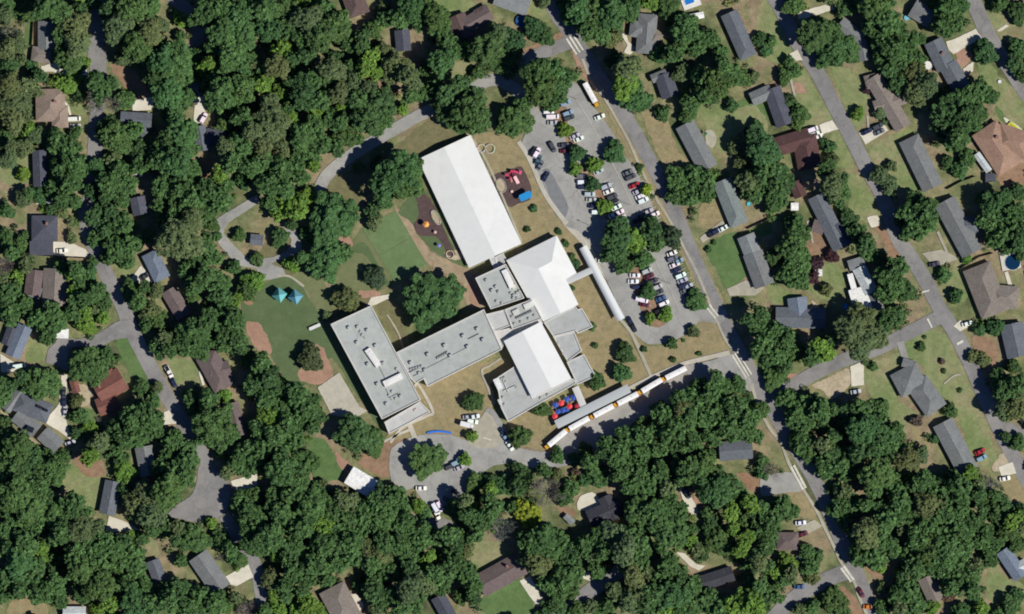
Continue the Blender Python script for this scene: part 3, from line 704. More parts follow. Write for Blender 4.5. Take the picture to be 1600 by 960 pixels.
def offset(w, i, k):
    a, b_, c = Vector(w[i - 1]), Vector(w[i]), Vector(w[(i + 1) % len(w)])
    d1, d2 = (b_ - a).normalized(), (c - b_).normalized()
    n1, n2 = Vector((d1.y, -d1.x)), Vector((d2.y, -d2.x)); s = (n1 + n2)
    if s.length < 1e-4: s = n1
    s = s.normalized(); q = max(.35, s.dot(n1)); p = b_ + s * (k / q); return Vector((p.x, p.y))

def unit_on(parent, x, y, z, size=(1.5, 1.5, .9), rz=0.0, col=(.55,.56,.54), name='rooftop_unit'):
    p = P(x, y, z); mb = MB(); mb.box((p.x, p.y, z - .02), size, rz)
    if size[0] > 1.2: mb.box((p.x, p.y, z + size[2] - .02), (size[0] * .7, size[1] * .7, .12), rz)
    return mb.build(name, 'plain', parent, col)

RZ = math.radians(-64.7)       # long axis of the west wing
RX = math.radians(25.8)        # long axis of the middle wing
GREY = (.435,.46,.43); GREY2 = (.425,.44,.42); PALE = (.54,.545,.52)
s = thing('school_wing', P(590, 570)); tag(s, 'long flat-roofed west wing of the school with two white rooftop boxes', 'school building')
def rel(root):
    for c in root.children: c.location = -root.location
rf = poly_bld(s, [(517,507),(580,478),(657,625),(597,655)], 7.0, GREY)
for x, y, a in [(545,512,1.3),(559,511,1.2),(574,516,1.3),(558,535,1.3),(587,540,1.4),(575,569,1.4),(599,568,1.4),(590,600,1.4),(604,631,1.3),(626,619,1.3),(566,524,.9),(563,519,.8),(620,577,1.0),(613,612,1.0),(608,618,.9),(618,623,.9)]:
    unit_on(rf, x, y, 7.0, (a, a, .8 * a), RZ, (.45,.46,.45), 'roof_vent')
for x, y, L, rz in [(583,559,9.6,RZ + .17),(614,594,9.4,RX)]:
    u = unit_on(rf, x, y, 7.0, (L, 2.9, 1.5), rz, (.80,.78,.74), 'rooftop_unit')
for x0, y0, x1, y1 in [(592,572,602,592),(562,515,570,530),(603,608,612,626),(618,574,624,584),(607,622,622,615)]:
    a, b_ = P(x0, y0, 7.2), P(x1, y1, 7.2); mb = MB(); mb.cyl(a, b_, .16, n=6); mb.build('roof_pipe', 'plain', rf, (.25,.26,.26))
rel(s)
s = thing('school_wing', P(635, 650)); tag(s, 'low flat grey extension at the bottom end of the west wing', 'school building')
rf = poly_bld(s, [(601,660),(656,628),(672,644),(608,678)], 4.4, PALE); unit_on(rf, 649, 641, 4.4, (1.6,1.2,.5), RX, (.6,.5,.48), 'roof_vent'); rel(s)
s = thing('school_wing', P(700, 545)); tag(s, 'flat grey wing running from the west wing up to the central block', 'school building')
rf = poly_bld(s, [(620,551),(756,484),(784,546),(668,604),(662,592),(650,599),(642,592)], 6.4, GREY)
for x, y, a in [(642,567,1.4),(669,554,1.5),(695,540,1.5),(704,556,1.5),(664,578,1.3),(746,514,1.4),(724,525,1.5),(755,531,1.5),(731,542,1.5),(655,583,1.1)]:
    unit_on(rf, x, y, 6.4, (a, a, .8 * a), RX, (.45,.46,.45), 'roof_vent')
for x0, y0, x1, y1, r in [(683,558,699,549,.3),(732,530,748,522,.3),(664,577,732,542,.10),(640,582,660,572,.35),(646,588,662,580,.2)]:
    a, b_ = P(x0, y0, 6.6), P(x1, y1, 6.6); mb = MB(); mb.cyl(a, b_, r, n=6); mb.build('roof_pipe', 'plain', rf, (.22,.23,.23))
for i in range(5): unit_on(rf, 684 + i * 3.6, 560 - i * 1.9, 6.4, (.7,.9,.8), RX, (.35,.36,.36), 'roof_vent')
for i in range(5): unit_on(rf, 642 + i * 4.2, 577 - i * 1.2, 6.4, (.8,.8,.8), RX, (.4,.41,.41), 'roof_vent')
rel(s)
s = thing('school_wing', P(780, 500)); tag(s, 'small flat link roof between the middle wing and the plant-room roof', 'school building')
poly_bld(s, [(758,492),(788,484.5),(800,508),(773,518)], 5.6, PALE)
poly_bld(s, [(773,519),(845,500),(848,506),(790,532),(784,545)], 5.0, (.60,.59,.55), parapet=.2); rel(s)
s = thing('school_wing', P(818, 490)); tag(s, 'flat plant-room roof crowded with units at the heart of the school', 'school building')
rf = poly_bld(s, [(789,484),(831,468),(847,498),(801,515)], 6.0, GREY2)
unit_on(rf, 826, 477, 6.0, (4.6,2.6,1.0), RX, (.74,.74,.68)); unit_on(rf, 806, 488, 6.0, (3.0,2.4,.9), RX, (.62,.62,.56))
for i in range(8): unit_on(rf, 808 + i * 3.2, 497 - i * 1.5, 6.0, (.7,.8,.9), RX, (.25,.26,.27), 'roof_vent')
for x, y in [(814,503),(826,498),(835,493),(804,506),(800,495)]: unit_on(rf, x, y, 6.0, (.9,.9,.7), RX, (.4,.4,.38), 'roof_vent')
rel(s)
s = thing('school_wing', P(780, 448)); tag(s, 'flat grey block with a white strip unit, left of the white cross-hipped roof', 'school building')
rf = poly_bld(s, [(743,435),(790,413),(819,466),(767,483)], 6.0, GREY)
unit_on(rf, 794, 436, 6.0, (9.2,2.7,1.3), RZ, (.82,.80,.76)); unit_on(rf, 803, 448, 6.0, (2.0,2.2,1.0), RZ, (.62,.6,.5))
for x, y, a in [(760,438,1.2),(775,448,1.2),(769,454,1.3),(779,456,1.1),(803,462,1.2),(808,458,1.1),(802,466,1.0),(812,455,1.0),(798,458,.9),(808,466,.9),(776,471,1.0),(784,474,.9)]:
    unit_on(rf, x, y, 6.0, (a, a, .8 * a), RZ, (.42,.43,.41), 'roof_vent')
rel(s)

def roof_faces(root, z0, verts, faces, name='roof', col=(.775,.785,.75), th=.3):
    """a pitched roof given by pixel corners with heights above the eave"""
    v = [P(x, y, z0 + hh) for x, y, hh in verts]; n = len(v)
    lo = [(p.x, p.y, p.z - th) for p in v]
    f = []
    for q in faces:
        nn = (v[q[1]] - v[q[0]]).cross(v[q[2]] - v[q[0]])
        if nn.z < 0: q = tuple(reversed(q))
        f += [tuple(q), tuple(reversed([i + n for i in q]))]
    ed = {}
    for q in f[::2]:
        for i in range(len(q)): ed[(q[i], q[(i + 1) % len(q)])] = 1
    for a, b_ in list(ed):
        if (b_, a) not in ed: f.append((b_, a, a + n, b_ + n))
    return obj(name, mesh(name, v + [Vector(x) for x in lo], f, 'metal'), root, col)

def walls(root, pts, hgt, col=(.6,.58,.54)):
    w = ccw([tuple(P(x, y, hgt))[:2] for x, y in pts]); w = [tuple(offset(w, i, -.4)) for i in range(len(w))]
    mb = MB(); mb.prism(w, 0, hgt - .32); mb.build('wall', 'wall', root, col)

def seams(parent, z0, a0, a1, b0, b1, n):
    """ribs of a metal roof: n lines between edge a0-a1 (eave) and b0-b1 (ridge), one joined part"""
    mb = MB()
    for i in range(1, n):
        t = i / n
        p = P(a0[0] + (a1[0] - a0[0]) * t, a0[1] + (a1[1] - a0[1]) * t, z0 + a0[2]); q = P(b0[0] + (b1[0] - b0[0]) * t, b0[1] + (b1[1] - b0[1]) * t, z0 + b0[2])
        mb.cyl(p, q, .045, n=4, cap=False)
    o = mb.build('roof_seams', 'metal', parent, (.74,.75,.72)); o['kind'] = 'stuff'

s = thing('classroom_hall', P(734, 315)); tag(s, 'big white low-gabled metal roof standing apart at the top of the school', 'school building')
walls(s, [(653,249),(735,211),(815,381),(733,419)], 3.0)
rf = roof_faces(s, 3.0, [(653,249,0),(735,211,0),(815,381,0),(733,419,0),(694,230,1.9),(774,400,1.9)], [(0,4,5,3),(4,1,2,5)])
seams(rf, 3.0, (653,249,0), (733,419,0), (694,230,1.9), (774,400,1.9), 34); seams(rf, 3.0, (735,211,0), (815,381,0), (694,230,1.9), (774,400,1.9), 34)
rel(s)
s = thing('school_hall', P(846, 430)); tag(s, 'white cross-hipped metal roof at the centre of the school', 'school building')
walls(s, [(791,407),(870,368),(900,427),(884,439),(903,476),(849,502)], 4.4)
rf = roof_faces(s, 4.4, [(791,407,0),(870,368,0),(901,427,0),(884,436,0),(904,476,0),(849,503,0),(822,463,0),(841,420,2.7),(862,409,2.7),(876,490,1.8)],
    [(0,1,8,7),(1,2,8),(2,3,7,8),(3,4,9,7),(7,9,5,6),(0,7,6)])
for t in range(3):
    pass
rel(s)
s = thing('gymnasium', P(840, 560)); tag(s, 'white gabled gymnasium roof, the southern of the large white roofs', 'school building')
walls(s, [(787,533),(845,503),(893,592),(831,622)], 7.0)
rf = roof_faces(s, 7.0, [(787,533,0),(845,503,0),(893,592,0),(831,622,0),(816,518,1.8),(862,607,1.8)], [(0,4,5,3),(4,1,2,5)])
seams(rf, 7.0, (787,533,0), (831,622,0), (816,518,1.8), (862,607,1.8), 20); seams(rf, 7.0, (845,503,0), (893,592,0), (816,518,1.8), (862,607,1.8), 20)
rel(s)
s = thing('school_wing', P(800, 620)); tag(s, 'flat pale block hugging the lower left side of the gymnasium', 'school building')
rf = poly_bld(s, [(772,594),(778,590),(804,573),(832,622),(845,616),(895,592),(901,599),(846,629),(794,659),(783,637),(779,612)], 4.6, GREY2)
unit_on(rf, 778, 600, 4.6, (5.4,2.6,1.0), RZ, (.78,.78,.76)); unit_on(rf, 781, 628, 4.6, (2.6,1.4,.8), RZ, (.6,.6,.6))
for x, y in [(784,592),(788,590),(790,597),(786,621),(856,617),(845,622),(788,632),(807,605)]: unit_on(rf, x, y, 4.6, (.9,.9,.7), RZ, (.4,.4,.38), 'roof_vent')
for x0, y0, x1, y1 in [(787,611,806,603),(786,594,794,613)]:
    a, b_ = P(x0, y0, 5.0), P(x1, y1, 5.0); mb = MB(); mb.box(((a.x + b_.x) / 2, (a.y + b_.y) / 2, 4.6), ((b_ - a).length, .4, .6), math.atan2(b_.y - a.y, b_.x - a.x)); mb.build('roof_upstand', 'plain', rf, (.6,.6,.57))
rel(s)
s = thing('school_wing', P(888, 500)); tag(s, 'flat grey roof with stained streaks, directly below the cross-hipped white roof', 'school building')
poly_bld(s, [(850,504),(899,479),(903,484),(909,482),(926,511),(903,521),(900,517),(865,526)], 4.4, GREY2)
rel(s)
s = thing('school_wing', P(888, 542)); tag(s, 'middle of the three flat grey roofs right of the gymnasium', 'school building')
rf = poly_bld(s, [(865,527),(897,519),(909,548),(887,565)], 4.2, (.44,.45,.435))
for x, y in [(872,536),(876,545),(880,553)]: unit_on(rf, x, y, 4.2, (.9,.9,.6), RZ, (.42,.42,.4), 'roof_vent')
rel(s)
s = thing('school_wing', P(908, 577)); tag(s, 'lowest of the three flat grey roofs right of the gymnasium', 'school building')
poly_bld(s, [(886,566),(912,554),(931,588),(902,601)], 4.6, (.44,.46,.445)); rel(s)
s = thing('link_building', P(777, 411)); tag(s, 'small grey link roof joining the apart white hall to the grey block', 'school building')
poly_bld(s, [(765,404),(772,401),(779,417),(772,420)], 3.4, (.55,.55,.56), parapet=.2)
poly_bld(s, [(774,402),(786,396),(791,405),(785,416),(780,418)], 3.0, (.48,.48,.46), parapet=.15); rel(s)
for x, y, t in [(590,565,'the west wing'),(700,545,'the middle school wing'),(734,315,'the big white hall roof'),(846,430,'the cross-hipped white roof'),(840,560,'the gymnasium'),(918,625,'the bus canopy'),(800,625,'the lower left school block')]:
    LAND.append((x, y, t))

# ------------------------------------------------------------------ canopies
def canopy(label, x0, y0, x1, y1, w, z, col, arch=0.0, name='walkway_canopy', posts=8):
    a, b_ = P(x0, y0, z), P(x1, y1, z); d = (b_ - a).normalized(); n = Vector((-d.y, d.x, 0)); wd = w * M
    r = thing(name, ((a.x + b_.x) / 2, (a.y + b_.y) / 2, 0)); tag(r, label, 'canopy', 'school canopies')
    v = []; f = []; K = 9
    for i in range(K + 1):
        t = i / K * 2 - 1; q = arch * (1 - t * t)
        for e in (a, b_):
            p = e + n * (wd / 2 * t); v += [(p.x, p.y, z + q), (p.x, p.y, z + q - .15)]
    for i in range(K):
        o_ = 4 * i
        f += [(o_, o_ + 2, o_ + 6, o_ + 4), (o_ + 1, o_ + 5, o_ + 7, o_ + 3), (o_, o_ + 4, o_ + 5, o_ + 1), (o_ + 2, o_ + 3, o_ + 7, o_ + 6)]
    f += [(0, 1, 3, 2), (4 * K, 4 * K + 2, 4 * K + 3, 4 * K + 1)]
    me = mesh('roof', v, f, 'canopy'); obj('roof', me, r, col)
    mb = MB(); L = (b_ - a).length
    pm = None
    for i in range(posts):
        for sgn in (-1, 1):
            p = a + d * (L * (i + .5) / posts) + n * (wd * .36 * sgn)
            if pm is None:
                q = MB(); q.cyl((0, 0, 0), (0, 0, z - .1), .09, n=6); pm = mesh('post', q.v, q.f, 'plain')
            o = obj('post', pm, r, (.6,.6,.6)); o.location = (p.x - r.location.x, p.y - r.location.y, 0)
    for c in r.children:
        if c.name.startswith('roof'): c.location = -r.location
    LAND.append(((x0 + x1) / 2, (y0 + y1) / 2, 'the ' + name.replace('_', ' ')) ) if False else None
    return r
m, nt, b = new_mat('canopy_metal', .45, .0, .4); oi = nt.nodes.new('ShaderNodeObjectInfo'); nt.links.new(oi.outputs['Color'], b.inputs['Base Color']); MAT['canopy'] = m
canopy('long white barrel-roofed canopy beside the drive right of the school', 911, 386, 970.5, 500, 13, 3.1, (.70,.72,.71), 1.0)
canopy('short pale canopy linking the cross-hipped roof to the long white canopy', 886, 440, 927, 421, 10, 3.6, (.54,.55,.54), .15, posts=3)
canopy('long flat grey canopy beside the line of school buses', 869, 664, 983, 607, 14, 3.6, (.46,.49,.49), .12, 'bus_canopy', 9)
canopy('short pale canopy from the gymnasium down to the bus canopy', 899, 605, 912, 636, 11, 3.2, (.62,.61,.58), .1, posts=3)

# ------------------------------------------------------------------ play areas
def umbrella(x, y, r_px, col, label, cat='umbrella', n=8, z=2.6, rise=.7, name='patio_umbrella', group=None, rot=0.0, panels=None):
    p = P(x, y, 0); t = thing(name, p, rot); tag(t, label, cat, group)
    mb = MB(); R = r_px * M
    v = [(R * math.cos(2 * math.pi * i / n), R * math.sin(2 * math.pi * i / n), z) for i in range(n)] + [(0, 0, z + rise)]
    v += [(a, b_, c - .06) for a, b_, c in v]; m_ = n + 1
    f = [(i, (i + 1) % n, n) for i in range(n)] + [((i + 1) % n + m_, i + m_, n + m_) for i in range(n)] + [((i + 1) % n, i, i + m_, (i + 1) % n + m_) for i in range(n)]
    obj('canopy', mesh('canopy', v, f, 'plain'), t, col)
    mb = MB(); mb.cyl((0, 0, 0), (0, 0, z + rise - .05), .05, n=6); mb.cyl((0, 0, 0), (0, 0, .1), .3, n=8); mb.build('pole', 'plain', t, (.4,.4,.4))
    return t
RED = (.80,.06,.075); BLUE = (.045,.10,.42)
spots = [(877,630,4.2,RED,'largest red umbrella, in the middle of the red and blue cluster'),
 (890,635,4.0,RED,'red umbrella, second from the right in the red and blue cluster'),
 (902,635,3.9,(.55,.04,.07),'dark red umbrella at the right end of the red and blue cluster'),
 (862,644,3.6,RED,'red umbrella at the left end of the cluster, upper one of the pair'),
 (867,651,4.2,RED,'red umbrella at the left end of the cluster, lower one of the pair'),
 (868,633,4.0,BLUE,'blue umbrella left of the largest red umbrella'),
 (886,624,4.0,BLUE,'blue umbrella between the largest red umbrella and the grey canopy'),
 (897,621,4.4,BLUE,'blue umbrella at the upper right corner of the red and blue cluster'),
 (880,641,4.0,BLUE,'blue umbrella directly below the largest red umbrella'),
 (872,643.5,3.6,BLUE,'blue umbrella right of the left pair of red umbrellas'),
 (886,640,3.2,BLUE,'small blue umbrella nearest the long grey bus canopy')]
for x, y, r, c, l in spots: umbrella(x, y, r * (1.12 if c != BLUE else 1.4), c, l, group='red and blue umbrellas by the bus canopy', n=8 if c != BLUE else 4, rise=.5, z=2.6 if c != BLUE else 2.3, rot=.45 + .785)
def table(x, y, label):
    t = thing('picnic_table', P(x, y), RX); tag(t, label, 'picnic table', 'tables under the red and blue umbrellas')
    mb = MB(); mb.box((0, 0, .7), (1.8, .8, .06)); mb.build('tabletop', 'plain', t, (.32,.26,.16))
    for sg in (-1, 1):
        mb = MB(); mb.box((0, sg * .75, .42), (1.8, .28, .05)); mb.build('bench', 'plain', t, (.32,.26,.16))
        mb = MB(); mb.box((sg * .6, 0, 0), (.08, 1.5, .7)); mb.build('leg', 'plain', t, (.2,.2,.2))
table(864.5, 638, 'brown picnic table between the upper left red umbrella and blue umbrella'); table(894, 629, 'brown picnic table between the blue and the two right red umbrellas'); table(877, 640, 'brown picnic table just below the largest red umbrella')
TEAL = (.16,.46,.50)
for x, y, l, c in [(437,461,'left one of the two teal square shade pavilions on the play turf', (.17,.50,.50)), (462,464,'right one of the two teal square shade pavilions on the play turf', (.16,.40,.50))]:
    t = umbrella(x, y, 12.5, c, l, 'pavilion', n=4, z=3.2, rise=4.6, name='shade_pavilion', group='teal shade pavilions', rot=.15)
    for ch in t.children:
        if ch.name.startswith('pole'): bpy.data.objects.remove(ch)
    for k in range(4):
        a = math.pi / 2 * k; mb = MB(); mb.cyl((3.0 * math.cos(a), 3.0 * math.sin(a), 0), (3.0 * math.cos(a), 3.0 * math.sin(a), 4.6), .09, n=6); mb.build('post', 'plain', t, (.2,.35,.4))
umbrella(666, 351, 5, (.95,.42,.10), 'orange shade canopy on the dark mulch left of the white hall', n=6, z=3.4, rise=.8, name='shade_canopy')
umbrella(686, 384, 3.2, (.26,.24,.62), 'small violet canopy on green grass left of the white hall', n=6, z=2.2, rise=.5, name='shade_canopy')
umbrella(680, 363, 2.6, (.72,.50,.40), 'small cream play canopy below the orange one', n=6, z=1.6, rise=.3, name='play_table')
umbrella(1103.5, 209.5, 2.8, (.12,.34,.22), 'green table umbrella on the round patio beside the slate roof', n=8)
def slab(name, label, cat, x, y, L, Wd, z, rz, col, th=.15, legs=True):
    t = thing(name, P(x, y), rz); tag(t, label, cat)
    mb = MB(); a, b_ = L * M / 2, Wd * M / 2; k = min(a, b_) * .35
    pts = [(-a + k, -b_), (a - k, -b_), (a, -b_ + k), (a, b_ - k), (a - k, b_), (-a + k, b_), (-a, b_ - k), (-a, -b_ + k)]
    mb.prism(pts, z, z + th); mb.build('roof', 'plain', t, col)
    if legs:
        for sx in (-1, 1):
            for sy in (-1, 1):
                q = MB(); q.cyl((sx * a * .8, sy * b_ * .75, 0), (sx * a * .8, sy * b_ * .75, z), .08, n=6); q.build('post', 'plain', t, (.4,.4,.42))
    return t
slab('shade_shelter', 'bright blue rounded shade shelter at the corner of the mulch playground', 'shelter', 821, 307, 20, 11, 3.6, math.radians(25), (.015,.27,.60), .25)
slab('play_table', 'small cream square play table left of the bright blue shelter', 'table', 800, 299.5, 4, 4, .9, .3, (.75,.55,.45), legs=True)
slab('long_table', 'white long table at the upper left corner of the west wing', 'table', 492, 511, 19, 5, 1.2, math.radians(24), (.72,.74,.70))
# red climbing frame
t = thing('climbing_frame', P(803, 277)); tag(t, 'red and pink climbing frame with a slide on the dark mulch', 'climbing frame')
c0 = P(803, 277)
for x, y, w_, l_, z, col in [(792,274,5,4,2.2,(.62,.05,.12)),(800,268,4,4,2.4,(.62,.05,.12)),(806,269,8,3,2.6,(.7,.06,.14)),(813,270,4,6,2.2,(.70,.12,.22)),(797,279,3,6,1.8,(.35,.03,.08)),(803,273,5,5,2.0,(.16,.02,.06))]:
    p = P(x, y) - c0; mb = MB(); mb.box((p.x, p.y, z), (w_ * M, l_ * M, .12), -.3); mb.build('deck', 'plain', t, col)
for x, y, x1, y1, w_, col in [(804,276,810,287,5,(.85,.48,.50)),(798,278,800,285,3,(.5,.2,.18)),(810,272,814,268,3,(.75,.08,.15)),(795,272,802,266,2,(.6,.05,.1))]:
    a, b_ = P(x, y) - c0, P(x1, y1) - c0; d = (b_ - a).normalized(); n = Vector((-d.y, d.x, 0)) * w_ * M / 2
    mb = MB(); mb.add([a - n + Vector((0,0,2.0)), a + n + Vector((0,0,2.0)), b_ + n + Vector((0,0,.25)), b_ - n + Vector((0,0,.25)), a - n + Vector((0,0,1.9)), a + n + Vector((0,0,1.9)), b_ + n + Vector((0,0,.15)), b_ - n + Vector((0,0,.15))],
        [(0,1,2,3),(7,6,5,4),(0,3,7,4),(1,5,6,2),(0,4,5,1),(3,2,6,7)]); mb.build('slide', 'plain', t, col)
for x, y in [(791,273),(800,267),(807,268),(813,271),(797,280),(804,275)]:
    p = P(x, y) - c0; mb = MB(); mb.cyl((p.x, p.y, 0), (p.x, p.y, 2.3), .07, n=6); mb.build('post', 'plain', t, (.5,.05,.1))
# stone rings and beds
def stone_bed(name, label, x, y, rx, ry, rz, n, filled, cat='stone bed', col=(.40,.38,.33)):
    t = thing(name, P(x, y), rz); tag(t, label, cat)
    if filled:
        mb = MB(); mb.prism([(rx * M * math.cos(a) * .9, ry * M * math.sin(a) * .9) for a in [2 * math.pi * i / 16 for i in range(16)]], .31, .5); mb.build('gravel_fill', 'sand', t)
    sm = []
    for k in range(3):
        q = MB(); q.box((0, 0, 0), (.9, .6, .75), 0, .75); q.box((.1, .05, .6), (.5, .35, .25), .4, .7); sm.append(mesh('stone', q.v, q.f, 'plain'))
    for i in range(n):
        a = 2 * math.pi * i / n
        o = obj('stone', sm[i % 3], t, tuple(c * random.uniform(.7, 1.25) for c in col)); o.location = (rx * M * math.cos(a), ry * M * math.sin(a), .0); o.rotation_euler = (0, 0, a + 1.57)
    return t
stone_bed('stone_circle', 'left one of the two small pale rings above the mulch playground', 752, 232, 6, 6, 0, 18, False, 'stone ring', (.55,.52,.44))
stone_bed('stone_circle', 'right one of the two small pale rings above the mulch playground', 765.5, 232.5, 7, 7, 0, 20, False, 'stone ring', (.55,.52,.44))
stone_bed('rock_garden', 'grey stone bed between the white hall and the red climbing frame', 783, 290, 7, 11, math.radians(20), 20, True)
for _ in range(0): pass
stone_bed('rock_garden', 'narrow oval stone bed beside the lower left wall of the white hall', 681, 340, 5, 12, math.radians(27), 20, True, col=(.5,.46,.38))
stone_bed('rock_garden', 'pale tan round bed near the lowest corner of the white hall', 703, 398, 6, 6, 0, 14, False, col=(.55,.46,.36))
# blue curved kerb
t = thing('curved_bench', P(687, 676)); tag(t, 'bright blue curved strip at the edge of the small car park', 'curved bench')
v = []; f = []; c0 = P(687, 676); K = 14
for i in range(K + 1):
    u = i / K; x = 667 + 39 * u; y = 677.5 - 4.2 * math.sin(math.pi * (.15 + .75 * u)) + 1
    for dy, z in ((-1.5, .45), (1.5, .45), (1.5, 0), (-1.5, 0)):
        p = P(x, y + dy) - c0; v.append((p.x, p.y, z + (.31 if z == 0 else .31)))
    if i:
        o_ = 4 * (i - 1); f += [(o_ + 1, o_, o_ + 4, o_ + 5), (o_ + 2, o_ + 1, o_ + 5, o_ + 6), (o_, o_ + 3, o_ + 7, o_ + 4)]
seat = obj('seat', mesh('seat', v, f, 'plain'), t, (.03,.18,.72)); seat['label'] = 'bright blue curved seat'
# ------------------------------------------------------------------ pools, trampoline, yard things
def pool(label, x, y, L, Wd, rz, water, deck, dx=0, dy=0, dl=1.8, n=4):
    t = thing('swimming_pool', P(x, y), rz); tag(t, label, 'swimming pool')
    a, b_ = L * M / 2, Wd * M / 2
    mb = MB(); mb.box((dx * M, -dy * M, 0.0), (L * M * dl, Wd * M * dl, .55)); mb.build('deck', 'plain', t, deck)
    pts = [(a * math.cos(q) * (1.15 if n > 4 else 1.41), b_ * math.sin(q) * (1.15 if n > 4 else 1.41)) for q in [2 * math.pi * (i + .5) / n for i in range(n)]]
    mb = MB(); mb.prism(pts, .3, .60); mb.build('water', water, t)
    mb = MB()
    for i in range(n):
        p, q = pts[i], pts[(i + 1) % n]; mb.cyl((*p, .6), (*q, .6), .14, n=6)
    mb.build('coping', 'plain', t, (.75,.73,.68))
pool('bright blue pool in a white deck cut by the top edge', 1077, 2, 15, 9, math.radians(20), 'water', (.75,.73,.68), 2, 3, 1.9)
pool('dark blue round pool in a white deck at the right edge', 1582, 410, 22, 22, math.radians(10), 'water2', (.62,.6,.52), -3, -4, 1.35, 14)
def disc(name, label, cat, x, y, r, z, col, legs=6):
    t = thing(name, P(x, y)); tag(t, label, cat); R = r * M
    mb = MB(); mb.prism([(R * math.cos(2 * math.pi * i / 20), R * math.sin(2 * math.pi * i / 20)) for i in range(20)], z - .05, z); mb.build('mat', 'plain', t, col)
    q = MB()
    for i in range(20):
        a0, a1 = 2 * math.pi * i / 20, 2 * math.pi * (i + 1) / 20; q.cyl((R * math.cos(a0), R * math.sin(a0), z), (R * math.cos(a1), R * math.sin(a1), z), .12, n=5, cap=False)
    q.build('rim', 'plain', t, tuple(c * .6 for c in col))
    for i in range(legs):
        a = 2 * math.pi * i / legs; q = MB(); q.cyl((R * math.cos(a), R * math.sin(a), 0), (R * math.cos(a), R * math.sin(a), z), .05, n=5); q.build('leg', 'plain', t, (.4,.4,.4))
disc('trampoline', 'round blue trampoline in the yard below the pale slate roof at the top', 'trampoline', 815, 33, 9.5, .9, (.02,.10,.26))
disc('splash_pool', 'small light blue splash pool left of the small two-tone grey roof', 'paddling pool', 1417, 28, 4.5, .5, (.20,.52,.62), 4)
disc('splash_pool', 'small cyan paddling pool right of the grey-green roof', 'paddling pool', 1170, 319, 3.2, .5, (.10,.55,.65), 4)
disc('splash_pool', 'small blue pool tucked at the lower left of the white block roof', 'paddling pool', 1321, 479, 4, .5, (.03,.30,.65), 4)
disc('water_tank', 'white round tank left of the stepped slate roof', 'tank', 1449, 103, 7, 1.6, (.78,.77,.72), 4)
disc('fire_pit', 'small white round fire pit in the yard left of the stepped slate roof', 'fire pit', 1562, 128, 3, .6, (.75,.75,.75), 4)
t = thing('water_slide', P(1588, 203), math.radians(-42)); tag(t, 'bright yellow inflatable slide at the right edge by the orange-brown roof', 'slide')
for i in (-1, 0, 1):
    mb = MB(); mb.cyl((-4, i * .75, .55), (4, i * .75, .75), .42, n=8); mb.build('tube', 'plain', t, (.62,.62,.03) if i else (.45,.5,.05))
mb = MB(); mb.box((-4.3, 0, .1), (.8, 2.4, 1.1)); mb.build('landing', 'plain', t, (.5,.5,.05))
for x, y, l in [(1458,124,'left of the stepped slate roof'),]:
    stone_bed('rock_garden', 'cluster of white boulders in the yard ' + l, x, y, 5, 9, math.radians(35), 10, False, col=(.72,.7,.62))

# fences
FW = (.22,.17,.12)
def fence(label, pts, hgt=1.8):
    c0 = P(*pts[0]); t = thing('board_fence', c0); tag(t, label, 'fence', 'yard fences')
    pq = MB(); pq.box((0, 0, 0), (.12, .12, hgt + .1)); pm = mesh('post', pq.v, pq.f, 'plain')
    bm_ = MB()
    for i in range(len(pts) - 1):
        a, b_ = P(*pts[i]) - c0, P(*pts[i + 1]) - c0; L = (b_ - a).length; d = (b_ - a) / L; n = max(1, round(L / 2.4))
        for k in range(n + (i == len(pts) - 2)):
            p = a + d * (L * k / n); o = obj('post', pm, t, FW); o.location = (p.x, p.y, 0); o.rotation_euler.z = math.atan2(d.y, d.x)
        nb = int(L / .6)
        for k in range(nb):
            p = a + d * ((k + .5) * L / nb); bm_.box((p.x, p.y, .06 + .03 * (k % 2)), (L / nb * .96, .04, hgt), math.atan2(d.y, d.x))
    o = bm_.build('boards', 'plain', t, FW); o['kind'] = 'stuff'
fence('dark board fence along the top of the green yard right of the main road', [(1168,358),(1200,343),(1212,338)])
fence('dark board fence stepping between the grey ranch and the slate roof below it', [(1480,296),(1500,285),(1524,276)])
fence('board fence along the top of the taupe roof by the dark pool', [(1500,420),(1530,402),(1552,396)])
fence('board fence in the yard below the pale blue bottom right roof', [(1554,946),(1575,935),(1600,922)])
fence('board fence beside the narrow lawn in the top left corner', [(53,28),(50,72)])
fence('board fence above the bus loop lawn at the lower left yard', [(40,398),(90,402),(140,404)])
fence('board fence at the edge of the yard of the twin brown roofs', [(112,480),(116,450)])
fence('board fence behind the rows of trees at the far right yard', [(1566,262),(1590,245),(1600,240)])
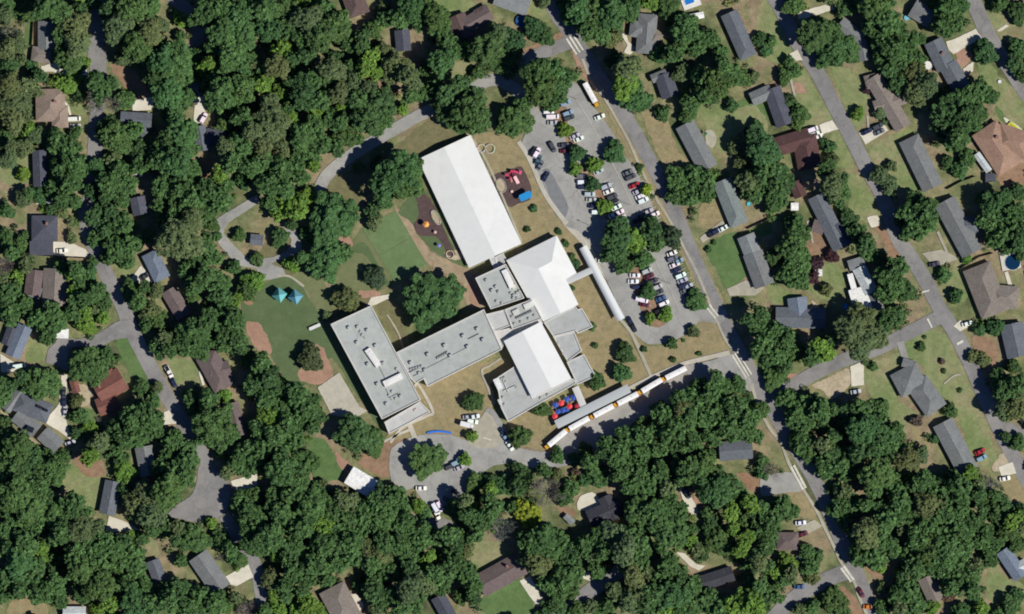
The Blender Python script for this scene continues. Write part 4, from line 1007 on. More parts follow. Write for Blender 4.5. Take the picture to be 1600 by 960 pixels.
# ------------------------------------------------------------------ vehicles
def car_meshes(kind):
    L, Wd = {'car': (4.6, 1.9), 'suv': (4.9, 2.0), 'pickup': (5.6, 2.05), 'van': (5.6, 2.1)}[kind]
    hb, hr = {'car': (.88, 1.45), 'suv': (1.02, 1.75), 'pickup': (1.05, 1.8), 'van': (1.15, 2.15)}[kind]
    a = L / 2; w = Wd / 2
    def loft(secs, name, mat):
        v = []; f = []
        for x, y, zb, zt, r in secs:
            v += [(x, -y, zb), (x, -y, zt - r), (x, -y + r * 1.2, zt), (x, y - r * 1.2, zt), (x, y, zt - r), (x, y, zb)]
        for i in range(len(secs) - 1):
            for k in range(6):
                f.append((6 * i + k, 6 * i + (k + 1) % 6, 6 * i + 6 + (k + 1) % 6, 6 * i + 6 + k))
        n = len(v); f += [tuple(range(5, -1, -1)), tuple(range(n - 6, n))]
        me = mesh(name, v, f, mat); bm = bmesh.new(); bm.from_mesh(me); bmesh.ops.recalc_face_normals(bm, faces=bm.faces[:]); bm.to_mesh(me); bm.free(); return me
    body = loft([(-a, w * .82, .4, hb * .86, .08), (-a + .25, w * .97, .25, hb, .1), (-.2, w, .22, hb, .1), (a - 1.0, w * .97, .22, hb * .97, .1), (a - .3, w * .9, .25, hb * .82, .1), (a, w * .7, .35, hb * .66, .06)], 'body', 'carpaint')
    c0, c1, r0, r1 = {'car': (-a + .55, a - 1.25, -a + 1.25, a - 2.15), 'suv': (-a + .15, a - 1.2, -a + .5, a - 1.9), 'pickup': (-a + 2.1, a - 1.25, -a + 2.35, a - 1.95), 'van': (-a + .08, a - .7, -a + .3, a - 1.4)}[kind]
    glass = loft([(c0, w * .86, hb - .05, hb + .02, .01), (r0, w * .76, hb - .05, hr - .02, .1), (r1, w * .76, hb - .05, hr - .02, .1), (c1, w * .86, hb - .05, hb + .02, .01)], 'window_glass', 'glass')
    roof = loft([(r0 - .02, w * .72, hr - .06, hr + .02, .04), ((r0 + r1) / 2, w * .75, hr - .06, hr + .05, .05), (r1 + .04, w * .72, hr - .06, hr + .02, .04)], 'roof', 'carpaint')
    q = MB(); q.cyl((0, -.11, 0), (0, .11, 0), .34, n=10); wh = mesh('wheel', q.v, q.f, 'tyre')
    extra = None
    if kind == 'pickup':
        q = MB(); q.box((-a + 1.05, 0, hb - .12), (1.75, 1.55, .14)); extra = mesh('load_bed', q.v, q.f, 'tyre')
    return body, glass, roof, wh, (L, Wd), extra
CM = {k: car_meshes(k) for k in ('car', 'suv', 'pickup', 'van')}
CCOL = {'white': (.88,.88,.86), 'silver': (.48,.50,.52), 'grey': (.16,.17,.19), 'dark grey': (.07,.075,.085), 'black': (.02,.02,.024), 'navy': (.02,.03,.08),
        'blue': (.06,.13,.28), 'light blue': (.25,.38,.50), 'teal': (.06,.14,.15), 'red': (.42,.02,.03), 'maroon': (.14,.02,.035), 'orange': (.6,.2,.03)}
def car(x, y, deg, col, label, kind='car', group=None, first={}):
    """deg: heading in the photo, 0 = right, counter-clockwise"""
    z0 = .31 if True else 0
    nm = {'car': 'parked_car', 'suv': 'parked_suv', 'pickup': 'pickup_truck', 'van': 'parked_van'}[kind]
    t = thing(nm, P(x, y, 0) + Vector((0, 0, z0)), math.radians(deg)); t.scale = (1.1,) * 3; cc = tuple(c * random.uniform(.9, 1.1) for c in CCOL[col])
    tag(t, label, {'pickup': 'pickup truck', 'van': 'van', 'suv': 'car', 'car': 'car'}[kind], group)
    b_, g_, r_, w_, (L, Wd), ex = CM[kind]
    obj('body', b_, t, cc); obj('window_glass', g_, t); obj('roof', r_, t, cc)
    if ex: obj('load_bed', ex, t)
    for sx in (-1, 1):
        for sy in (-1, 1):
            o = obj('wheel', w_, t); o.location = (sx * L * .31, sy * (Wd / 2 - .1), .34)
    return t
ORD = ['first', 'second', 'third', 'fourth', 'fifth', 'sixth', 'seventh', 'eighth', 'ninth', 'tenth', 'eleventh', 'twelfth', 'thirteenth']
def row(words, group, deg, lst):
    n = len(lst)
    for i, e in enumerate(lst):
        x, y, col = e[:3]; k = e[3] if len(e) > 3 else random.choice(['car', 'suv', 'car'])
        d = e[4] if len(e) > 4 else deg
        pos = 'topmost' if i == 0 else 'lowest' if i == n - 1 else ORD[i] + ' from the top'
        car(x, y, d + random.uniform(-2, 2), col, f'{col} {"pickup" if k == "pickup" else "van" if k == "van" else "car"}, {pos} {words}', k, group)
PG = 'cars in the main parking lot'
row('of the trio beside the top tree island', PG, 2, [(857,174.5,'white'),(863,182.5,'white','van'),(863.5,192,'silver')])
row('of the right cars at the top tree island', PG, 22, [(883,161,'light blue'),(887,177,'light blue','suv'),(889,184.5,'dark grey')])
row('of the cars along the pale west footpath', PG, 58, [(833,237,'black'),(838.5,239,'white'),(840.5,250,'teal'),(844,258.5,'grey'),(852.5,276,'navy')])
row('of the pair on the first island pointing up right', PG, 25, [(898,213,'silver'),(904,217.5,'white')])
row('of the shaded cars left of the second island', PG, 5, [(881,227,'dark grey'),(883,236,'maroon')])
row('in the left row of the middle islands', PG, 0, [(909,275.5,'grey'),(910,284.5,'white'),(911.5,292.5,'navy'),(921,303.5,'silver','suv'),(926,303.5,'white','car'),(924,312.5,'silver'),(932,331.5,'white')][:4] + [(924,312.5,'silver'),(927,322,'navy'),(932,331.5,'white')])
row('in the row left of the central aisle', PG, 24, [(935,268,'silver'),(946.5,291.5,'silver'),(950.5,299.5,'white'),(956,308,'dark grey'),(958,315.5,'black'),(963,324,'white'),(967,332,'white'),(970,341,'white'),(975.5,349,'white')])
row('in the inner row beside the reddish mulch', PG, 24, [(959,336,'white'),(963,344.5,'white')])
row('in the row along the road side, upper lot', PG, 24, [(981,270,'grey'),(985,277,'dark grey'),(991,290,'red'),(996.5,299.5,'silver'),(1000.5,307,'white'),(1004.5,313.5,'white','suv'),(1012,331,'silver'),(1014,339.5,'white'),(1003,337.5,'dark grey'),(996,343.5,'black')][:8])
row('of the shaded cars under the tree, road side', PG, 24, [(1003.5,337.5,'dark grey'),(996.5,344,'black')])
row('second rank by the road side, upper lot', PG, 24, [(1008,303,'white'),(1022,335.5,'white')])
row('in the road-side row of the lower lot', PG, 24, [(1050,396,'white'),(1050.5,404,'grey'),(1060,408,'light blue'),(1054,414,'white'),(1057,422,'navy'),(1063,431,'white','suv'),(1066.5,438.5,'silver'),(1069,446,'navy'),(1074.5,447.5,'silver'),(1071,454,'grey'),(1077,459,'navy')])
row('in the left row of the lower lot', PG, 0, [(992,430.5,'white'),(989.5,440,'white'),(996.5,449,'navy'),(1000,459,'navy')][:3] + [(1002.5,468.5,'white','van',-14),(1007.5,476.5,'maroon','car',-10)])
row('in the right row of the lower lot island', PG, 24, [(1010.5,423.5,'silver'),(1014,432,'maroon'),(1020,440,'dark grey'),(1027,448.5,'silver'),(1029,457,'dark grey'),(1032.5,466.5,'blue'),(1037,474.5,'white'),(1030,486,'black')])
car(863, 230, -62, 'dark grey', 'dark grey car driving down the left aisle near the top of the lot', 'suv')
car(937, 183, 22, 'white', 'white car parked just below the lone bus at the top of the lot', 'car')
car(985, 503, -62, 'navy', 'upper of two dark cars nose to tail below the long white canopy', 'car')
car(989.5, 511.5, -64, 'black', 'lower of two dark cars nose to tail below the long white canopy', 'car')
car(943, 407.5, 0, 'white', 'small white car by itself right of the long white canopy', 'car')
SG = 'cars in the small lower lot'
row('by the round tree in the small lower lot', SG, 25, [(720,716,'blue'),(712.5,723,'light blue'),(717.5,731,'silver'),(703.5,729,'dark grey')])
row('on the right edge of the small lower lot', SG, -55, [(786,676,'navy'),(790,685,'light blue'),(796.5,697,'white')])
row('of the white trio low in the small lower lot', SG, -62, [(687,791,'white','suv'),(680.5,795,'white','van'),(682.5,804,'white','car')])
row('by the shaded bottom trees of the small lower lot', SG, -30, [(712.5,770,'dark grey'),(700,781,'navy'),(739,772,'red')])
car(741, 651, 8, 'white', 'white car, topmost of the white group at the top of the small lower lot', 'car')
car(731.5, 651.5, 8, 'silver', 'silver car at the left end of the top pair in the small lower lot', 'car')
car(738, 658.5, -10, 'white', 'white car directly above the white box truck', 'suv')
car(658, 763, 0, 'white', 'small white car at the left edge of the small lower lot', 'car')
YG = 'cars on streets and driveways'
for x, y, d, c, k, l in [
 (116,186,2,'white','van','white van beside the tan hipped roof'), (118,197,0,'silver','car','silver car just below the white van beside the tan hipped roof'),
 (132,109,88,'white','car','white car in tree shade right of the pale drive near the top left'), (318,185,60,'white','suv','white car by the cream drive above the slate L-shaped roof'),
 (97,392,5,'white','car','white car on the pale driveway of the dark square hipped roof'), (214,271,-20,'white','car','white car in deep woods shade above the small dark roof'),
 (227,432,35,'dark grey','car','dark car on the white driveway of the blue-grey roof'), (30,572,8,'white','van','white van on the pale drive at the left edge'),
 (264,581,-62,'white','pickup','white pickup parked on the left road'), (271,598,-64,'navy','car','dark blue car parked just behind the white pickup on the left road'),
 (100,613,88,'dark grey','car','dark car at the top of the white concrete court'), (100,627,88,'navy','car','navy car second down on the white concrete court'), (102,642,88,'silver','car','silver car on the right of the white concrete court'),
 (110,692,20,'silver','car','silver car beside the charcoal garage roof'),
 (1115,364,30,'navy','pickup','navy pickup on the drive left of the grey-green roof'), (1130,357,28,'white','car','white car nose to tail with the navy pickup'),
 (1460,413,15,'dark grey','car','dark car beside the second road, right of dense trees'),
 (1354,206,25,'navy','car','leftmost of three dark cars on the white driveway'), (1371,198,25,'dark grey','suv','upper right of three dark cars on the white driveway'), (1374,206.5,25,'grey','car','lower right of three dark cars on the white driveway'),
 (1268,203,20,'white','van','uppermost white vehicle beside the maroon roof'), (1272,210,20,'white','suv','middle white vehicle beside the maroon roof'), (1278,214,25,'white','car','lowest white vehicle beside the maroon roof'),
 (1531,706,25,'red','car','red car on the pale drive beside the slate ranch roof'), (1533,716,25,'light blue','suv','light blue car just below the red car'),
 (1511,506,15,'white','car','white car under trees right of the second road'), (1337,612,10,'silver','car','silver car at the foot of the cream driveway in shade'),
 (1073,771,-60,'dark grey','suv','dark grey car on the drive beside the red clay'), (1345,926,-62,'maroon','car','maroon car parked on the lower main road'),
 (1251,817,5,'white','car','white car beside the small brown roof'), (1254,835,20,'maroon','car','maroon car right of the small brown roof'),
 (1252,873,-30,'silver','car','silver car in shade below the small brown roof'), (1357,948,0,'orange','car','orange car at the bottom of the lower main road'), (1249,917,0,'blue','car','blue car beside the bottom street'),
 (1570,748,10,'white','car','white car on the pale apron near the right edge'), (1572,745,0,'dark grey','car','dark car')][:-1]:
    car(x, y, d, c, l, k, YG)
# white box truck
t = thing('box_truck', P(730, 664) + Vector((0, 0, .31)), math.radians(-14)); tag(t, 'white box truck at the top of the small lower lot', 'truck')
mb = MB(); mb.box((-.8, 0, .9), (4.9, 2.3, 2.1)); mb.build('cargo_box', 'carpaint', t, (.82,.82,.80))
mb = MB(); mb.box((2.5, 0, .5), (1.5, 2.0, 1.5), 0, .85); mb.build('cab', 'carpaint', t, (.78,.78,.76))
mb = MB(); mb.box((3.05, 0, 1.3), (.5, 1.7, .6), 0, .8); mb.build('windscreen', 'glass', t)
for sx in (-2.3, 2.4):
    for sy in (-1, 1): mb = MB(); mb.cyl((sx, sy * .98 - .14, .45), (sx, sy * .98 + .14, .45), .45, n=10); mb.build('wheel', 'tyre', t)

# school buses
def bus(x0, y0, x1, y1, label):
    """front at x0,y0, rear at x1,y1"""
    a, b_ = P(x0, y0), P(x1, y1); c = (a + b_) / 2; L = (a - b_).length; rz = math.atan2(a.y - b_.y, a.x - b_.x)
    t = thing('school_bus', c + Vector((0, 0, .31)), rz); tag(t, label, 'school bus', 'school buses')
    YEL = (.70,.36,.03); h2 = L / 2; w = 1.25
    mb = MB(); v = []; f = []
    secs = [(-h2, w * .96), (-h2 + .3, w), (h2 - 2.0, w)]
    for x, y in secs: v += [(x, -y, .55), (x, -y, 2.75), (x, -y * .82, 3.02), (x, y * .82, 3.02), (x, y, 2.75), (x, y, .55)]
    for i in range(2):
        for k in range(6): f.append((6 * i + k, 6 * i + 6 + k, 6 * i + 6 + (k + 1) % 6, 6 * i + (k + 1) % 6))
    f += [tuple(range(0, 6)), tuple(range(17, 11, -1))]
    mb.add(v, f); mb.build('body', 'carpaint', t, YEL)
    mb = MB(); v = []; f = []; xs = [-h2 + .1, h2 - 2.1]
    prof = [(-1.30, 2.70), (-1.2, 2.98), (-.6, 3.12), (0, 3.16), (.6, 3.12), (1.2, 2.98), (1.30, 2.70)]
    for x in xs: v += [(x, y, z) for y, z in prof]
    for k in range(6): f.append((k, k + 7, k + 8, k + 1))
    f += [tuple(range(7)), tuple(range(13, 6, -1))]
    mb.add(v, f); rf = mb.build('roof', 'carpaint', t, (.90,.89,.86))
    for x in (-h2 * .45, h2 * .35): q = MB(); q.box((x, 0, 3.1), (.7, .7, .12)); q.build('roof_hatch', 'carpaint', rf, (.70,.70,.68))
    mb = MB(); mb.box((h2 - .95, 0, .5), (1.9, 2.1, 1.25), 0, .84); mb.build('hood', 'carpaint', t, YEL)
    mb = MB(); mb.box((h2 - 1.92, 0, 1.7), (.25, 2.1, .95), 0, .9); mb.build('windscreen', 'glass', t)
    for sy in (-1, 1):
        q = MB()
        mb = MB(); mb.box((-.9, sy * 1.262, 1.75), (L - 4.2, .03, .6)); mb.build('side_windows', 'glass', t)
        for sx in (-h2 + 3.0, h2 - 1.0): mb = MB(); mb.cyl((sx, sy * 1.08 - .14, .5), (sx, sy * 1.08 + .14, .5), .5, n=10); mb.build('wheel', 'tyre', t)
        mb = MB(); mb.box((h2 - .35, sy * 1.15, 1.65), (.18, .25, .35)); mb.build('mirror', 'tyre', t)
BL = ['at the lower left end of the bus line', 'second from the left in the bus line', 'third from the left in the bus line', 'fourth from the left in the bus line', 'fifth from the left in the bus line', 'at the right end of the bus line']
for i, (x0, y0, x1, y1) in enumerate([(852,700.5,884.5,673),(883.5,673.5,920.5,653),(922,653,958.5,634),(959,634,997,615),(997,615,1034,593),(1034,594,1072,575)]):
    bus(x0, y0, x1, y1, 'white-roofed yellow school bus ' + BL[i])
bus(933.5, 166.5, 913.5, 130, 'single white-roofed school bus at the top of the main parking lot')

# street lamps seen as specks in the lots
def lamp(x, y, label):
    t = thing('lamp_post', P(x, y)); tag(t, label, 'lamp post', 'lot lamp posts')
    mb = MB(); mb.cyl((0, 0, .3), (0, 0, 6.5), .11, .07, 8); mb.build('pole', 'plain', t, (.15,.15,.15))
    mb = MB(); mb.box((.4, 0, 6.45), (1.1, .35, .15)); mb.build('lamp_head', 'plain', t, (.2,.2,.2))
for x, y, l in [(982,320,'dark lamp post speck in the aisle of the upper lot'),(920,352,'dark lamp post speck low in the left aisle'),(1045,443,'dark lamp post speck in the aisle of the lower lot'),(900,155,'dark lamp post speck near the top of the lot')]: lamp(x, y, l)
